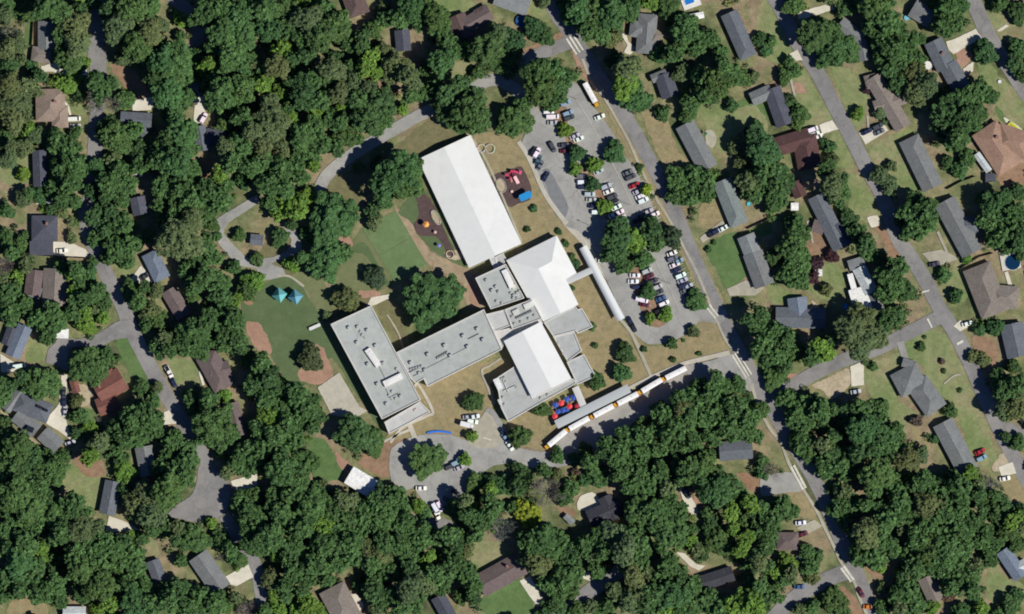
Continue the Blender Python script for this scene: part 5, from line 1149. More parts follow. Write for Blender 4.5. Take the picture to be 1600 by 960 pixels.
# ------------------------------------------------------------------ trees
# x y r kind in photograph pixels; kinds: m mid, d dark, b bright, y lime, o olive pine, g bare grey, p purple-leaved, r reddish brown
TREES = """
1003,664,14,m 975,679,14,m 947,694,13,m 1030,640,14,m 1060,628,14,m 915,703,12,m 420,318,11,m 455,352,9,d 365,418,12,m 330,350,12,m 470,403,10,m 150,262,14,m 143,300,13,d 146,338,15,d 149,374,14,m 168,20,14,d 176,6,12,m 146,5,12,d 215,262,12,m 470,60,14,m 552,120,12,m 300,462,13,m 888,20,16,m 960,95,14,d 1092,602,13,m 1120,592,13,m
15,55,18,g 8,22,16,o 10,78,16,o 28,68,14,o 45,15,20,m 75,10,20,m 97,22,18,m 118,38,20,o 98,52,18,m 120,68,20,o 108,92,20,m 130,100,12,b 50,107,12,m 12,105,16,d 14,132,18,o 25,155,20,o 20,188,18,o 8,215,14,d 58,212,14,o 88,220,18,m 108,232,18,m 35,232,16,o 108,130,18,b 88,128,10,b 122,148,12,d 150,127,16,m 158,145,16,m 172,130,12,d 195,155,16,m
183,45,22,o 205,12,20,m 232,12,18,m 234,50,20,o 212,75,20,m 190,92,13,o 228,84,18,m 253,95,20,m 278,92,22,m 304,88,16,m 255,122,22,m 285,122,18,m 262,146,22,m 290,150,16,m 275,165,16,m 250,40,14,o 320,22,20,m 345,12,18,m 370,25,22,m 394,15,16,m 345,50,20,m 376,56,22,m 335,76,16,m 362,84,22,m 345,120,18,m 372,112,20,m 345,147,22,m 377,140,20,m 330,160,12,m 352,190,16,m 380,185,18,m 395,205,14,o 285,205,22,m 262,225,20,m 290,232,18,m 182,215,22,m 207,205,16,m 165,198,16,d 150,165,16,g 176,162,15,g 215,235,16,d 378,226,20,m 352,230,14,o
412,15,18,m 440,12,20,m 420,45,20,m 450,42,18,m 480,30,20,o 505,15,18,m 522,42,22,m 537,55,16,m 500,60,20,d 440,78,18,b 425,78,12,o 432,105,18,o 520,108,18,o 525,90,12,d 560,88,12,m 572,105,16,b 583,45,14,m 600,84,18,o 618,108,22,o 640,122,16,o 625,28,18,m 640,12,20,m 657,30,16,m 598,12,12,o 680,25,20,m 690,48,18,m 700,70,18,m 690,97,20,m 715,80,12,m 728,78,12,b 668,105,14,m
410,130,16,b 440,147,18,b 475,147,22,d 492,120,16,m 512,130,16,m 530,147,16,o 553,130,16,o 575,140,16,o 560,160,18,m 592,163,24,d 575,187,22,d 600,190,14,m 500,158,16,m 515,186,18,m 490,197,18,m 540,212,18,m 425,193,26,o 410,225,18,o 440,225,16,o 470,215,20,m 500,225,18,m 535,190,12,m 560,217,9,m 640,150,13,m 657,145,13,m 678,140,15,m 700,147,18,d 720,130,14,d 737,147,16,d 705,172,22,d 735,175,26,m 748,192,18,m 716,193,16,m 630,171,9,b 760,78,24,d 782,97,22,d 776,52,16,o 800,62,18,d 795,112,10,d
840,112,20,m 862,118,20,m 845,140,22,m 870,140,20,m 860,160,16,m 890,118,12,m 835,45,18,d 852,58,14,d 806,86,9,m 905,15,20,m 930,20,20,m 920,45,18,m 955,20,22,m 985,14,18,m 940,52,16,m 957,62,14,o 1045,12,18,m 1072,45,20,m 1065,62,14,m 1088,76,14,m 1097,62,14,m 1112,60,14,m 1125,82,13,m 1050,85,16,m 1030,86,13,m 980,108,20,o 976,133,20,b 990,150,20,m 1005,160,15,m 1065,115,15,o 1098,120,18,m 1120,130,20,m 1145,117,18,m 1132,103,13,m 1162,122,13,m 1080,160,16,m 1075,178,14,m 1100,147,14,m 1035,178,12,m 1112,150,12,m 1143,165,10,d 1176,122,11,o 1170,205,8,p 1182,201,12,d 1190,230,24,d 1150,227,14,o 805,190,27,m 815,166,14,m 883,203,12,b 902,240,13,d 960,238,17,m 1186,62,12,d 1197,80,10,m
1205,65,9,m 1240,8,16,m 1272,55,22,d 1292,50,20,m 1300,77,24,m 1325,80,20,m 1290,92,16,m 1322,12,16,d 1368,12,20,m 1385,32,20,m 1362,42,16,m 1400,52,20,m 1377,62,18,m 1396,77,20,m 1412,90,16,m 1425,64,13,m 1390,107,16,d 1402,127,18,d 1430,112,16,o 1448,130,18,o 1430,144,18,o 1480,15,20,m 1474,40,18,m 1492,35,16,m 1462,6,14,m 1438,62,9,m 1503,8,12,m 1562,5,14,m 1592,20,18,d 1540,82,19,d 1592,75,16,m 1585,97,14,d 1600,117,14,d 1525,145,20,m 1500,160,22,m 1480,180,22,d 1512,186,22,m 1475,207,18,d 1548,150,13,m 1495,217,20,m 1530,174,13,m 1340,178,11,b 1250,177,15,m 1246,192,12,m 1235,157,10,d 1240,112,12,m 1226,120,12,m 1233,96,9,m 1355,140,7,p 1374,177,10,o 1288,224,8,d 1297,230,10,m
12,250,16,o 36,272,11,b 35,312,13,o 60,306,13,m 95,265,18,m 115,255,18,m 85,293,15,m 110,285,18,m 122,270,13,m 97,332,10,o 80,328,9,d 112,347,8,o 112,372,9,o 30,382,13,m 20,397,13,m 38,368,7,m 10,330,12,m 8,415,15,g 25,432,13,b 15,457,18,m 38,472,12,m 170,285,18,m 186,265,16,m 196,290,18,m 166,305,13,m 190,312,13,m 175,335,16,d 165,357,16,d 190,350,18,m 205,383,18,m 180,390,20,m 197,408,14,m 170,402,14,m 250,250,20,m 275,253,22,m 300,270,18,m 256,290,20,m 282,293,20,m 252,320,16,m 277,328,18,m 300,312,18,m 300,342,18,o 325,300,20,m 345,312,18,m 322,330,16,m 280,376,31,o 322,380,16,m 330,402,16,m 305,408,16,m 290,422,14,m 320,430,16,m 305,445,18,m 342,440,18,m 345,465,16,d 385,456,16,m 374,367,10,m 340,370,7,m 220,250,16,m 235,238,12,m 365,252,20,m 390,262,16,m 352,290,14,m 380,283,12,m 140,427,13,m 125,445,12,m 150,455,15,m 162,472,14,m 132,468,14,m 205,453,16,m 225,448,10,m 215,472,14,m 245,455,12,o 235,482,13,o 110,430,9,b 145,408,8,m
415,255,20,m 440,265,20,m 465,252,18,m 485,242,14,m 420,288,20,m 445,295,16,m 470,276,14,m 445,312,18,b 462,325,20,b 478,308,15,b 437,332,14,b 520,342,40,m 437,371,14,d 480,368,11,m 402,406,11,m 457,413,13,b 396,439,16,b 508,408,31,m 533,395,16,m 586,433,18,k 542,469,21,o 514,494,6,o 625,265,26,m 602,288,22,m 635,290,22,m 646,262,16,m 598,312,16,m 582,330,12,d 585,347,13,o 590,256,12,d 560,262,9,m 676,469,45,m 850,0,12,o
898,263,11,b 928,257,13,b 926,288,12,d 944,323,12,b 965,368,26,d 960,392,22,d 987,376,20,b 1018,360,20,d 1026,377,16,m 1003,403,17,m 975,416,14,m 1050,370,17,k 1000,262,6,m 1010,297,9,y 1060,282,22,m 1085,275,18,m 1102,298,18,m 1077,305,18,m 1055,307,14,m 1105,278,12,m 1012,456,13,m 1087,470,16,m 1015,498,9,b 1040,492,12,b 1160,258,14,o 1170,285,18,o 1182,302,16,m 1195,265,18,m 1165,303,10,m 1188,250,14,m 1107,390,5,d 1116,379,4,d 1082,332,5,o 873,362,5,d 883,381,6,d 893,402,6,d 900,413,7,d 893,450,5,d 834,326,6,d 824,359,5,d
1215,270,18,d 1227,285,16,d 1210,300,18,m 1206,320,14,m 1220,315,12,m 1292,262,14,m 1300,250,12,o 1300,290,18,o 1310,305,18,m 1315,282,12,m 1325,340,14,d 1340,365,16,d 1352,383,15,d 1362,398,14,m 1375,402,10,m 1240,347,14,m 1246,362,20,m 1240,387,22,m 1246,412,20,m 1235,432,18,m 1252,440,14,m 1210,400,14,d 1275,411,12,p 1300,400,10,p 1270,434,10,p 1290,452,10,o 1385,430,18,m 1402,420,18,m 1395,450,18,m 1416,455,16,m 1380,460,14,m 1375,275,16,o 1390,288,14,o 1392,260,9,o 1430,315,16,m 1425,335,20,m 1447,340,20,m 1430,360,18,m 1450,320,14,m 1415,368,10,m 1500,265,14,m 1511,247,14,m 1480,253,9,m 1560,320,22,m 1585,335,20,m 1546,345,20,m 1570,362,20,m 1590,300,14,d 1595,357,14,d 1552,375,14,m 1575,385,12,m 1535,310,10,m 1475,430,11,m 1493,462,12,m 1510,405,8,b 1408,345,12,d
15,490,18,m 60,498,16,m 75,520,18,m 90,503,16,m 80,488,16,m 115,490,14,m 135,508,16,b 152,485,10,o 65,600,28,m 137,573,30,m 170,547,8,g 182,562,8,d 120,627,12,o 125,650,14,m 140,667,11,b 155,655,6,g 185,667,14,d 207,652,20,m 232,650,20,m 240,667,18,m 215,680,20,m 195,686,16,m 175,677,12,d 222,607,14,m 240,625,12,m 245,605,10,o 155,692,15,o 150,705,12,o 140,714,14,b 30,702,22,m 50,707,15,m 12,687,18,m 8,660,10,m 75,714,12,m 100,712,12,m 230,495,11,o 247,500,16,m 300,522,24,m 290,540,18,m 312,545,18,m 325,500,18,m 347,495,18,m 367,500,18,m 350,525,15,m 372,530,16,m 350,541,12,m 392,562,13,m 395,602,16,d 325,627,18,m 320,640,12,o 350,618,12,b 335,660,26,m 357,678,16,m 325,682,18,m 345,692,16,m 270,690,18,m 290,702,16,m 300,717,13,m 262,712,13,m 385,705,18,m 372,722,13,m
408,567,16,m 420,590,18,d 405,602,16,m 432,605,18,m 415,622,18,m 442,630,18,m 465,617,20,m 482,635,20,m 470,655,20,m 495,650,15,m 450,662,18,m 420,650,18,b 405,670,16,m 430,682,18,m 460,690,16,m 410,702,18,m 440,712,16,m 485,560,21,k 555,678,30,d 582,690,20,m 668,720,27,m 740,628,15,m 737,682,9,b 727,718,10,b 812,682,17,m 510,495,8,o
977,552,16,d 971,583,15,m 932,595,14,m 847,640,13,m 1050,537,9,m 1083,518,10,k 1006,546,5,d 1052,562,5,d 1093,553,4,d 1068,532,3,d 924,510,7,m 930,540,5,m 1085,627,20,m 1110,617,16,m 1132,607,16,m 1152,602,14,m 1075,652,18,m 1037,650,18,m 1052,672,20,m 1100,652,20,m 1125,647,20,m 1150,637,20,m 1170,652,18,m 1140,672,20,m 1110,682,16,m 1080,692,20,m 1060,702,18,m 1170,678,13,m 1000,682,18,m 980,697,20,m 963,712,18,m 1002,707,18,m 1026,702,16,m 945,707,14,d 870,712,12,m 900,717,12,d 1065,640,13,o 1190,640,13,m 1190,492,13,m 1186,512,16,m 1190,540,18,m 1170,500,12,d 1197,562,13,m 1062,622,13,m
1210,517,16,m 1226,532,18,m 1242,550,14,m 1215,557,14,m 1226,572,13,m 1210,590,18,m 1280,540,13,b 1292,552,14,b 1268,560,14,m 1300,530,11,m 1347,500,24,o 1328,518,22,o 1362,525,22,o 1345,540,20,o 1377,508,14,o 1387,500,18,m 1402,492,14,m 1365,573,7,m 1440,542,7,d 1472,565,5,r 1475,580,4,d 1500,610,4,d 1445,527,3,d 1229,622,16,m 1244,650,18,m 1260,632,18,m 1282,642,18,m 1255,662,18,m 1252,692,20,m 1266,702,18,m 1290,665,14,m 1300,712,18,m 1320,717,16,m 1345,640,18,m 1366,652,18,m 1350,672,22,m 1377,690,22,m 1345,702,20,d 1397,702,20,m 1400,674,14,m 1417,717,18,o 1440,710,13,o 1378,635,11,m 1555,512,14,m 1530,515,10,d 1521,556,10,o 1536,562,12,o 1562,592,16,m 1590,600,16,m 1570,612,18,m 1587,640,18,o 1566,642,13,o 1583,572,12,d 1590,692,13,m 1572,683,9,d 1486,642,11,m 1460,687,7,m 1432,658,9,r
20,735,22,m 50,732,22,m 80,737,22,m 60,757,18,m 25,770,22,m 10,792,18,m 45,792,22,m 70,780,18,d 90,802,22,m 115,790,20,m 130,802,13,m 60,817,20,m 30,817,20,m 10,827,16,m 95,832,20,m 125,827,20,o 150,827,14,o 145,850,20,m 120,862,20,m 162,850,18,m 85,866,12,m 70,872,10,b 40,850,20,m 15,855,20,m 30,880,22,m 10,902,18,m 50,897,18,m 60,928,18,m 30,922,16,m 82,915,18,m 92,935,16,m 130,890,22,m 150,882,20,m 155,915,22,m 130,922,20,m 185,880,18,m 180,860,16,m 205,867,20,m 210,887,18,m 200,920,20,m 225,920,18,m 210,945,22,m 235,945,16,m 170,945,14,b 150,955,12,b 190,847,14,d 195,737,18,b 190,722,14,m 248,732,14,m 270,740,20,m 290,725,18,m 285,745,18,m 260,765,22,m 230,772,20,o 215,790,20,o 235,805,18,o 250,790,18,m 270,770,16,m 195,768,13,d 303,842,23,m 330,817,9,b 345,845,15,m 360,857,14,m 367,870,12,m 345,872,8,g 376,876,11,m 265,940,20,m 280,918,16,d 310,937,20,m 335,942,20,m 290,950,18,m 352,945,14,m 257,922,14,d 385,952,18,g 390,800,18,m 396,778,16,m 395,830,20,m 387,852,13,m 382,733,14,m 368,722,12,m 397,727,13,m
440,735,22,m 465,742,20,m 482,725,18,m 460,767,20,m 485,790,22,m 465,785,18,m 440,802,18,m 502,778,14,m 450,817,18,m 475,822,20,m 505,822,20,b 525,827,16,m 520,802,18,m 540,785,18,o 555,792,16,o 545,812,18,m 570,802,20,m 592,780,20,d 612,777,20,m 600,802,22,m 625,792,18,m 635,812,14,m 620,822,18,m 590,827,18,m 565,827,16,m 410,820,20,m 420,842,22,m 405,857,16,m 430,770,15,m 425,790,14,m 455,857,20,m 475,867,20,m 490,882,20,m 460,890,20,m 482,905,16,m 505,850,20,m 530,852,20,m 525,880,18,m 550,870,18,m 550,848,18,m 575,860,18,o 592,867,18,o 580,882,16,m 600,850,18,m 625,850,20,m 645,862,18,m 657,845,16,m 630,872,16,m 610,892,18,m 590,905,14,m 640,890,14,d 585,925,18,d 600,937,18,m 620,930,18,m 640,920,20,o 660,910,18,o 650,935,18,m 627,950,16,m 675,900,18,m 690,912,18,m 700,890,18,m 715,880,16,m 732,898,18,m 740,918,14,m 720,932,12,m 730,860,12,o 700,870,14,m 680,840,14,m 700,837,16,m 720,837,12,m 662,825,12,m 642,832,12,m 664,801,10,m 710,792,14,m 742,755,15,m 790,760,16,m 765,750,11,d 750,815,20,m 767,800,16,m 785,828,22,g 742,837,13,m 425,905,18,o 445,915,13,m 480,945,16,b 495,952,14,b 465,957,14,b 435,952,14,b 412,955,12,m 775,790,12,m
810,760,16,m 815,740,16,d 850,735,12,m 855,768,26,g 880,777,14,d 870,745,12,o 900,740,8,r 915,750,11,m 935,747,16,m 970,735,18,m 1000,742,20,m 1020,752,20,m 1005,767,16,m 1032,735,15,m 825,803,22,y 845,843,22,m 865,842,20,m 830,852,18,m 860,862,18,m 822,872,14,o 840,882,18,o 870,882,18,d 890,870,20,d 880,902,20,m 857,910,18,m 900,900,14,m 893,925,11,m 935,842,18,m 915,852,18,m 945,862,16,m 928,872,11,o 960,837,20,o 985,842,20,m 975,862,20,o 1000,850,18,m 985,882,18,m 1005,870,13,m 945,887,11,o 1000,800,22,m 1020,797,18,m 1042,792,20,m 1055,802,20,m 1030,817,22,m 1055,827,20,m 1010,822,18,m 1060,845,13,m 1037,845,18,m 1047,780,11,m 990,790,12,d 1080,740,22,m 1065,730,16,m 1100,737,22,m 1120,747,18,m 1117,767,22,m 1140,760,20,m 1155,777,16,m 1130,782,16,m 1127,846,24,m 1165,842,15,b 1190,830,18,m 1195,855,16,m 1180,870,13,m 1100,867,9,d 1185,880,13,o 1045,882,18,m 1062,905,20,m 1035,907,18,m 1080,915,18,m 1050,932,22,m 1075,945,20,m 1040,950,18,b 1020,930,18,m 990,900,16,o 1000,925,18,o 985,940,18,o 1010,950,18,m 902,955,14,m 870,947,14,d 850,960,12,m 1105,940,20,m 1125,952,18,m 1150,945,20,b 1175,945,20,b 1195,937,16,m 1190,740,11,m 1165,812,15,m
1205,735,16,g 1215,800,20,m 1206,817,18,m 1235,800,14,m 1225,788,13,m 1205,842,11,m 1290,730,18,m 1315,727,16,m 1320,742,12,m 1370,740,22,m 1386,750,18,m 1365,762,16,m 1310,795,18,m 1330,790,18,m 1320,812,14,m 1355,832,22,o 1370,852,18,m 1345,867,20,m 1365,872,20,m 1375,885,11,b 1380,820,20,m 1400,802,20,m 1410,785,18,m 1390,790,14,m 1430,780,20,m 1425,802,20,m 1450,790,20,o 1470,802,20,m 1450,820,20,m 1480,770,20,m 1500,765,20,m 1460,765,18,m 1432,760,16,m 1447,748,14,m 1490,745,12,m 1475,830,20,m 1500,830,20,m 1520,815,18,m 1435,842,20,m 1455,857,22,m 1480,860,22,m 1505,855,18,m 1425,867,18,m 1430,887,18,m 1452,885,18,m 1475,890,18,m 1500,885,20,m 1490,912,20,m 1515,900,16,m 1520,925,14,m 1535,847,14,m 1540,830,14,m 1560,800,18,m 1575,832,16,m 1590,850,14,m 1548,758,15,g 1570,790,12,m 1597,800,12,m 1420,925,18,m 1402,932,16,m 1430,945,18,m 1380,950,14,m 1457,948,12,b 1260,862,13,m 1275,872,12,m 1230,880,16,b 1215,935,10,m 1205,925,14,m 1305,940,22,m 1270,902,11,o 1580,945,16,d 1590,930,12,m 1500,955,14,m 1482,932,9,r
"""
TR = []
for tok in TREES.split():
    a = tok.split(','); TR.append((float(a[0]), float(a[1]), float(a[2]), a[3]))
TCOL = {'m': (.069,.146,.047), 'd': (.056,.122,.043), 'b': (.125,.235,.042), 'y': (.21,.31,.035), 'o': (.112,.162,.068), 'g': (.20,.20,.185), 'p': (.060,.030,.040), 'r': (.115,.080,.062), 'k': (.066,.105,.052)}

def leaf_cloud(seed, nl, lob, per, size, flat=.78, spread=1.0, pine=False):
    """leaf faces gathered in clumps over an uneven dome of radius 1 (in m after scaling)"""
    r = np.random.default_rng(seed)
    ph = r.uniform(0, 6.28, 4); cs = []; rs = []
    tries = 0
    while len(cs) < nl and tries < 6000:
        tries += 1
        a = r.uniform(0, 2 * np.pi); u = r.uniform(0, 1) ** .55
        edge = 1 + .13 * np.sin(2 * a + ph[0]) + .13 * np.sin(3 * a + ph[1]) + .10 * np.sin(5 * a + ph[2]) + .06 * np.sin(9 * a + ph[3])
        rad = u * (1 - lob * .8) * edge * spread
        top = np.sqrt(max(0, 1 - (rad / edge) ** 2)) * flat
        z = top * r.uniform(.55, 1.0) if r.random() < .75 else top * r.uniform(-.2, .6)
        c = np.array([rad * np.cos(a), rad * np.sin(a), z])
        rr = lob * r.uniform(.65, 1.3)
        if any(np.linalg.norm(c - q) < .62 * (rr + s) * .8 for q, s in zip(cs, rs)): continue
        cs.append(c); rs.append(rr)
    V = []; T = []
    for c, rr in zip(cs, rs):
        n = int(per * (rr / lob) ** 2)
        d = r.normal(size=(n, 3)); c = c * np.array([1, 1, r.uniform(.85, 1.12)]); d /= np.linalg.norm(d, axis=1)[:, None]
        d[:, 2] = np.where(d[:, 2] < -.25, -d[:, 2], d[:, 2])
        rad = rr * (r.uniform(.55, 1.08, n))
        p = c + d * rad[:, None] * np.array([1, 1, .85])
        nrm = d + r.normal(size=(n, 3)) * .45; nrm[:, 2] += .25; nrm /= np.linalg.norm(nrm, axis=1)[:, None]
        t = np.cross(nrm, r.normal(size=(n, 3))); t /= np.linalg.norm(t, axis=1)[:, None]; bb = np.cross(nrm, t)
        s1 = (size * r.uniform(.6, 1.35, n))[:, None]; s2 = s1 * (r.uniform(.25, .5, n)[:, None] if pine else r.uniform(.55, 1.0, n)[:, None])
        q = np.stack([p - t * s1 - bb * s2, p + t * s1 - bb * s2 * .6, p + t * s1 * .8 + bb * s2, p - t * s1 * .7 + bb * s2 * .9], 1)
        V.append(q.reshape(-1, 3)); lt = r.uniform(.82, 1.2); T.append(np.repeat(lt * r.uniform(.72, 1.3, n), 4))
    n = int(per * nl * .16); a = r.uniform(0, 6.283, n); u = np.sqrt(r.uniform(0, 1, n)) * .86
    edge = 1 + .13 * np.sin(2 * a + ph[0]) + .13 * np.sin(3 * a + ph[1]) + .10 * np.sin(5 * a + ph[2]) + .06 * np.sin(9 * a + ph[3])
    p = np.stack([u * edge * np.cos(a), u * edge * np.sin(a), np.sqrt(1 - u ** 2) * flat * r.uniform(.60, .84, n)], 1)      # leaves inside, behind the clumps
    nrm = p + r.normal(size=(n, 3)) * .5; nrm[:, 2] += .4; nrm /= np.linalg.norm(nrm, axis=1)[:, None]
    t = np.cross(nrm, r.normal(size=(n, 3))); t /= np.linalg.norm(t, axis=1)[:, None]; bb = np.cross(nrm, t); s1 = size * 1.5
    q = np.stack([p - t * s1 - bb * s1 * .8, p + t * s1 - bb * s1 * .6, p + t * s1 * .8 + bb * s1, p - t * s1 * .7 + bb * s1], 1)
    V.append(q.reshape(-1, 3)); T.append(np.repeat(r.uniform(.75, 1.1, n), 4))
    return np.concatenate(V), np.concatenate(T), cs

def cloud_mesh(name, V, T, mat='leaf', col=None):
    n = len(V) // 4; me = bpy.data.meshes.new(name)
    me.vertices.add(len(V)); me.vertices.foreach_set('co', V.astype(np.float32).ravel())
    me.loops.add(len(V)); me.loops.foreach_set('vertex_index', np.arange(len(V), dtype=np.int32))
    me.polygons.add(n); me.polygons.foreach_set('loop_start', np.arange(0, len(V), 4, dtype=np.int32))
    me.update(calc_edges=True)
    at = me.attributes.new('tint', 'FLOAT_COLOR', 'POINT')
    c = np.ones((len(V), 4), np.float32)
    if col is None: c[:, :3] = T[:, None]
    else: c[:, :3] = col
    at.data.foreach_set('color', c.ravel()); me.materials.append(MAT[mat]); return me

BROAD = []; PINE = []; SMALL = []; LOW = []
for i in range(9):
    V, T, cs = leaf_cloud(100 + i, 105, [.15, .18, .13][i % 3], 50, .058, flat=1.0); BROAD.append((cloud_mesh('crown', V, T), cs))
for i in range(4):
    V, T, cs = leaf_cloud(300 + i, 110, .12, 42, .056, flat=1.15, pine=True); PINE.append((cloud_mesh('crown', V, T), cs))
for i in range(4):
    V, T, cs = leaf_cloud(500 + i, 26, .32, 80, .085, flat=1.05); SMALL.append((cloud_mesh('crown', V, T), cs))
for i in range(4):
    LOW.append(leaf_cloud(700 + i, 50, .19, 16, .115, flat=1.05)[:2])
RT = {}
def trunk_mesh(kind, i):
    key = (kind, i)
    if key in RT: return RT[key]
    r = random.Random(900 + i); mb = MB()
    mb.cyl((0, 0, 0), (.01, 0, .55), .045, .035, 7, False); mb.cyl((.01, 0, .55), (0, .01, 1.0), .035, .022, 7, False)
    for k in range(6):
        a = k * 1.05 + r.uniform(-.3, .3); z = r.uniform(.5, .85); e = r.uniform(.35, .6)
        mb.cyl((0, 0, z), (e * math.cos(a), e * math.sin(a), z + r.uniform(.25, .45)), .02, .008, 5, False)
    me = mesh('trunk', mb.v, mb.f, 'bark'); RT[key] = me; return me
def bare_mesh(i):
    r = random.Random(40 + i); mb = MB()
    def br(p, d, L, w, lev):
        q = p + d * L; mb.cyl(p, q, w, w * .6, 4, False)
        if lev == 0: return
        for k in range(4 if lev > 1 else 5):
            nd = (d + Vector((r.uniform(-1, 1), r.uniform(-1, 1), r.uniform(-.35, .5))) * .85).normalized(); br(p + d * L * r.uniform(.35, 1), nd, L * r.uniform(.5, .75), w * .55, lev - 1)
    for k in range(13):
        a = 2 * math.pi * k / 13 + r.uniform(-.2, .2); br(Vector((0, 0, .25)), Vector((math.cos(a), math.sin(a), r.uniform(.3, 1.3))).normalized(), r.uniform(.45, .6), .028, 3)
    me = mesh('crown', mb.v, mb.f, 'bark'); return me
BARE = [bare_mesh(i) for i in range(3)]

ALLMARK = [(x, y, n) for x, y, n in HOUSES] + LAND + [(760,120,'the curved drive above the school'),(1040,520,'the lower loop of the main parking lot'),(790,760,'the small lower lot'),(310,770,'the lower left cul-de-sac'),(95,545,'the small left court'),
    (610,390,'the green sports pitch'),(449,462,'the teal pavilions'),(400,380,'the grey walking track'),(1250,745,'the lower white road crossing'),(1325,900,'the bottom right road junction'),(895,65,'the upper white road crossing'),(1300,590,'the cream driveway'),
    (500,230,'the pale drive through the north woods'),(1180,600,'the junction by the bus line'),(530,610,'the pale concrete pad'),(450,840,'the deep lower left woods'),(600,850,'the woods below the white-roofed hall'),(980,740,'the woods below the bus line'),(1480,830,'the dense lower right woods'),(90,850,'the dense bottom left woods'),
    (1110,760,'the woods below the bus loop'),(460,110,'the dense upper left woods'),(1560,350,'the woods at the far right'),(1420,80,'the woods at the upper right'),(925,20,'the woods at the top centre'),(290,290,'the woods left of the walking track'),(440,640,'the woods left of the concrete pad'),(1370,690,'the woods right of the lower main road'),(1000,370,'the middle of the parking lot')]
CW = {'m': 'green', 'd': 'dark green', 'b': 'bright green', 'y': 'lime green', 'o': 'olive', 'g': 'bare grey', 'p': 'purple-leaved', 'r': 'reddish brown', 'k': 'thin grey-green'}
def direction(dx, dy):
    a = math.degrees(math.atan2(-dy, dx)) % 360
    return ['right of', 'to the upper right of', 'above', 'to the upper left of', 'left of', 'to the lower left of', 'below', 'to the lower right of'][int(((a + 22.5) % 360) // 45)]
def size_word(r): return 'tiny' if r < 6 else 'small' if r < 12 else 'medium' if r < 17 else 'large' if r < 24 else 'very large'
def auto_label(x, y, r, k, noun):
    best = min(ALLMARK, key=lambda q: (q[0] - x) ** 2 + (q[1] - y) ** 2)
    return f"{size_word(r)} {CW[k]} {noun} {direction(x - best[0], y - best[1])} {best[2]}"

def crowd(x, y, r):
    return sum(1 for q in TR if q[2] >= 12 and 0 < math.hypot(q[0] - x, q[1] - y) < (q[2] + r) * .98)
broad = [t for t in TR if t[3] in 'mdby' and t[2] >= 9]
broad.sort(key=lambda t: -t[2] * (2.2 if crowd(*t[:3]) < 2 else 1.0)); rest = [t for t in broad[296:]]
indiv = [t for t in TR if t not in rest]
recs = []
def low(x, y):      # where the picture shows short shadows
    return .12 if (840 < x < 1105 and 160 < y < 525) or (1210 < x < 1262 and 600 < y < 722) or (1255 < x < 1350 and 730 < y < 905) or (480 < x < 650 and 290 < y < 430) or (1080 < x < 1115 and 590 < y < 612) else .5 if any(math.hypot(hx - x, hy - y) < 52 for hx, hy, _n in HOUSES) else 1.0
jr = random.Random(77)
for idx, (x, y, r, k) in enumerate(indiv):
    R = r * M * 1.06
    shrub = r < 9 and k not in 'gk'
    noun = 'shrub' if shrub else 'pine' if k == 'o' else 'tree'
    name = 'shrub' if shrub else {'o': 'pine_tree', 'g': 'bare_tree', 'k': 'thin_leaved_tree', 'p': 'purple_tree', 'r': 'purple_tree'}.get(k, 'broadleaf_tree')
    hz = (R * .5 if shrub else 1.0 + R * (.2 if k == 'o' else .12) + jr.uniform(-.3, .6))       # crown base height
    dome = 2.4 + R * .36
    if r >= 25: hz += 2.0
    if r < 13 and not shrub: hz = .4 + R * .1
    elif not shrub and crowd(x, y, r) >= 2: hz += jr.uniform(3.0, 11.0) * low(x, y); R *= 1.12 if low(x, y) > .2 else 1.0; dome = 4.0 + R * .35
    zc = hz + R * .3
    p = P(x, y, zc); p.z = 0
    t = thing(name, p, jr.uniform(0, 6.28))
    recs.append((t, x, y, auto_label(x, y, r, k, noun), {'pine': 'pine tree', 'shrub': 'shrub', 'tree': 'tree'}[noun],
                 {'pine_tree': 'olive pines', 'shrub': 'garden shrubs', 'bare_tree': 'bare grey trees', 'thin_leaved_tree': 'thin grey-green trees', 'purple_tree': 'purple and brown leaved trees'}.get(name, 'broadleaf trees')))
    c = TCOL[k]; j = jr.uniform(.86, 1.16); hue = jr.uniform(-.14, .16)
    col = (c[0] * j * (1 + hue), c[1] * j, c[2] * j * (1 - hue * .6))
    if k == 'g':
        o = obj('crown', BARE[idx % 3], t, tuple(q * jr.uniform(.8, 1.1) for q in c)); o.scale = (R, R, R); o.location.z = hz - .25 * R
    else:
        me, cs = (SMALL if (r < 12 or shrub) else PINE if k in 'ok' else BROAD)[idx % 4 if (r < 12 or shrub or k in 'ok') else idx % 9]
        o = obj('crown', me, t, col); o.scale = (R * jr.uniform(.95, 1.05), R * jr.uniform(.92, 1.05), min(R, dome) * jr.uniform(.85, 1.05)); o.location.z = hz
    if not shrub:
        tm = trunk_mesh('t', idx % 3); o = obj('trunk', tm, t, (.10,.08,.065)); tr = max(R, 2.5); o.scale = (tr * .8, tr * .8, hz * 1.1)
    else: o.location.z = R * .15
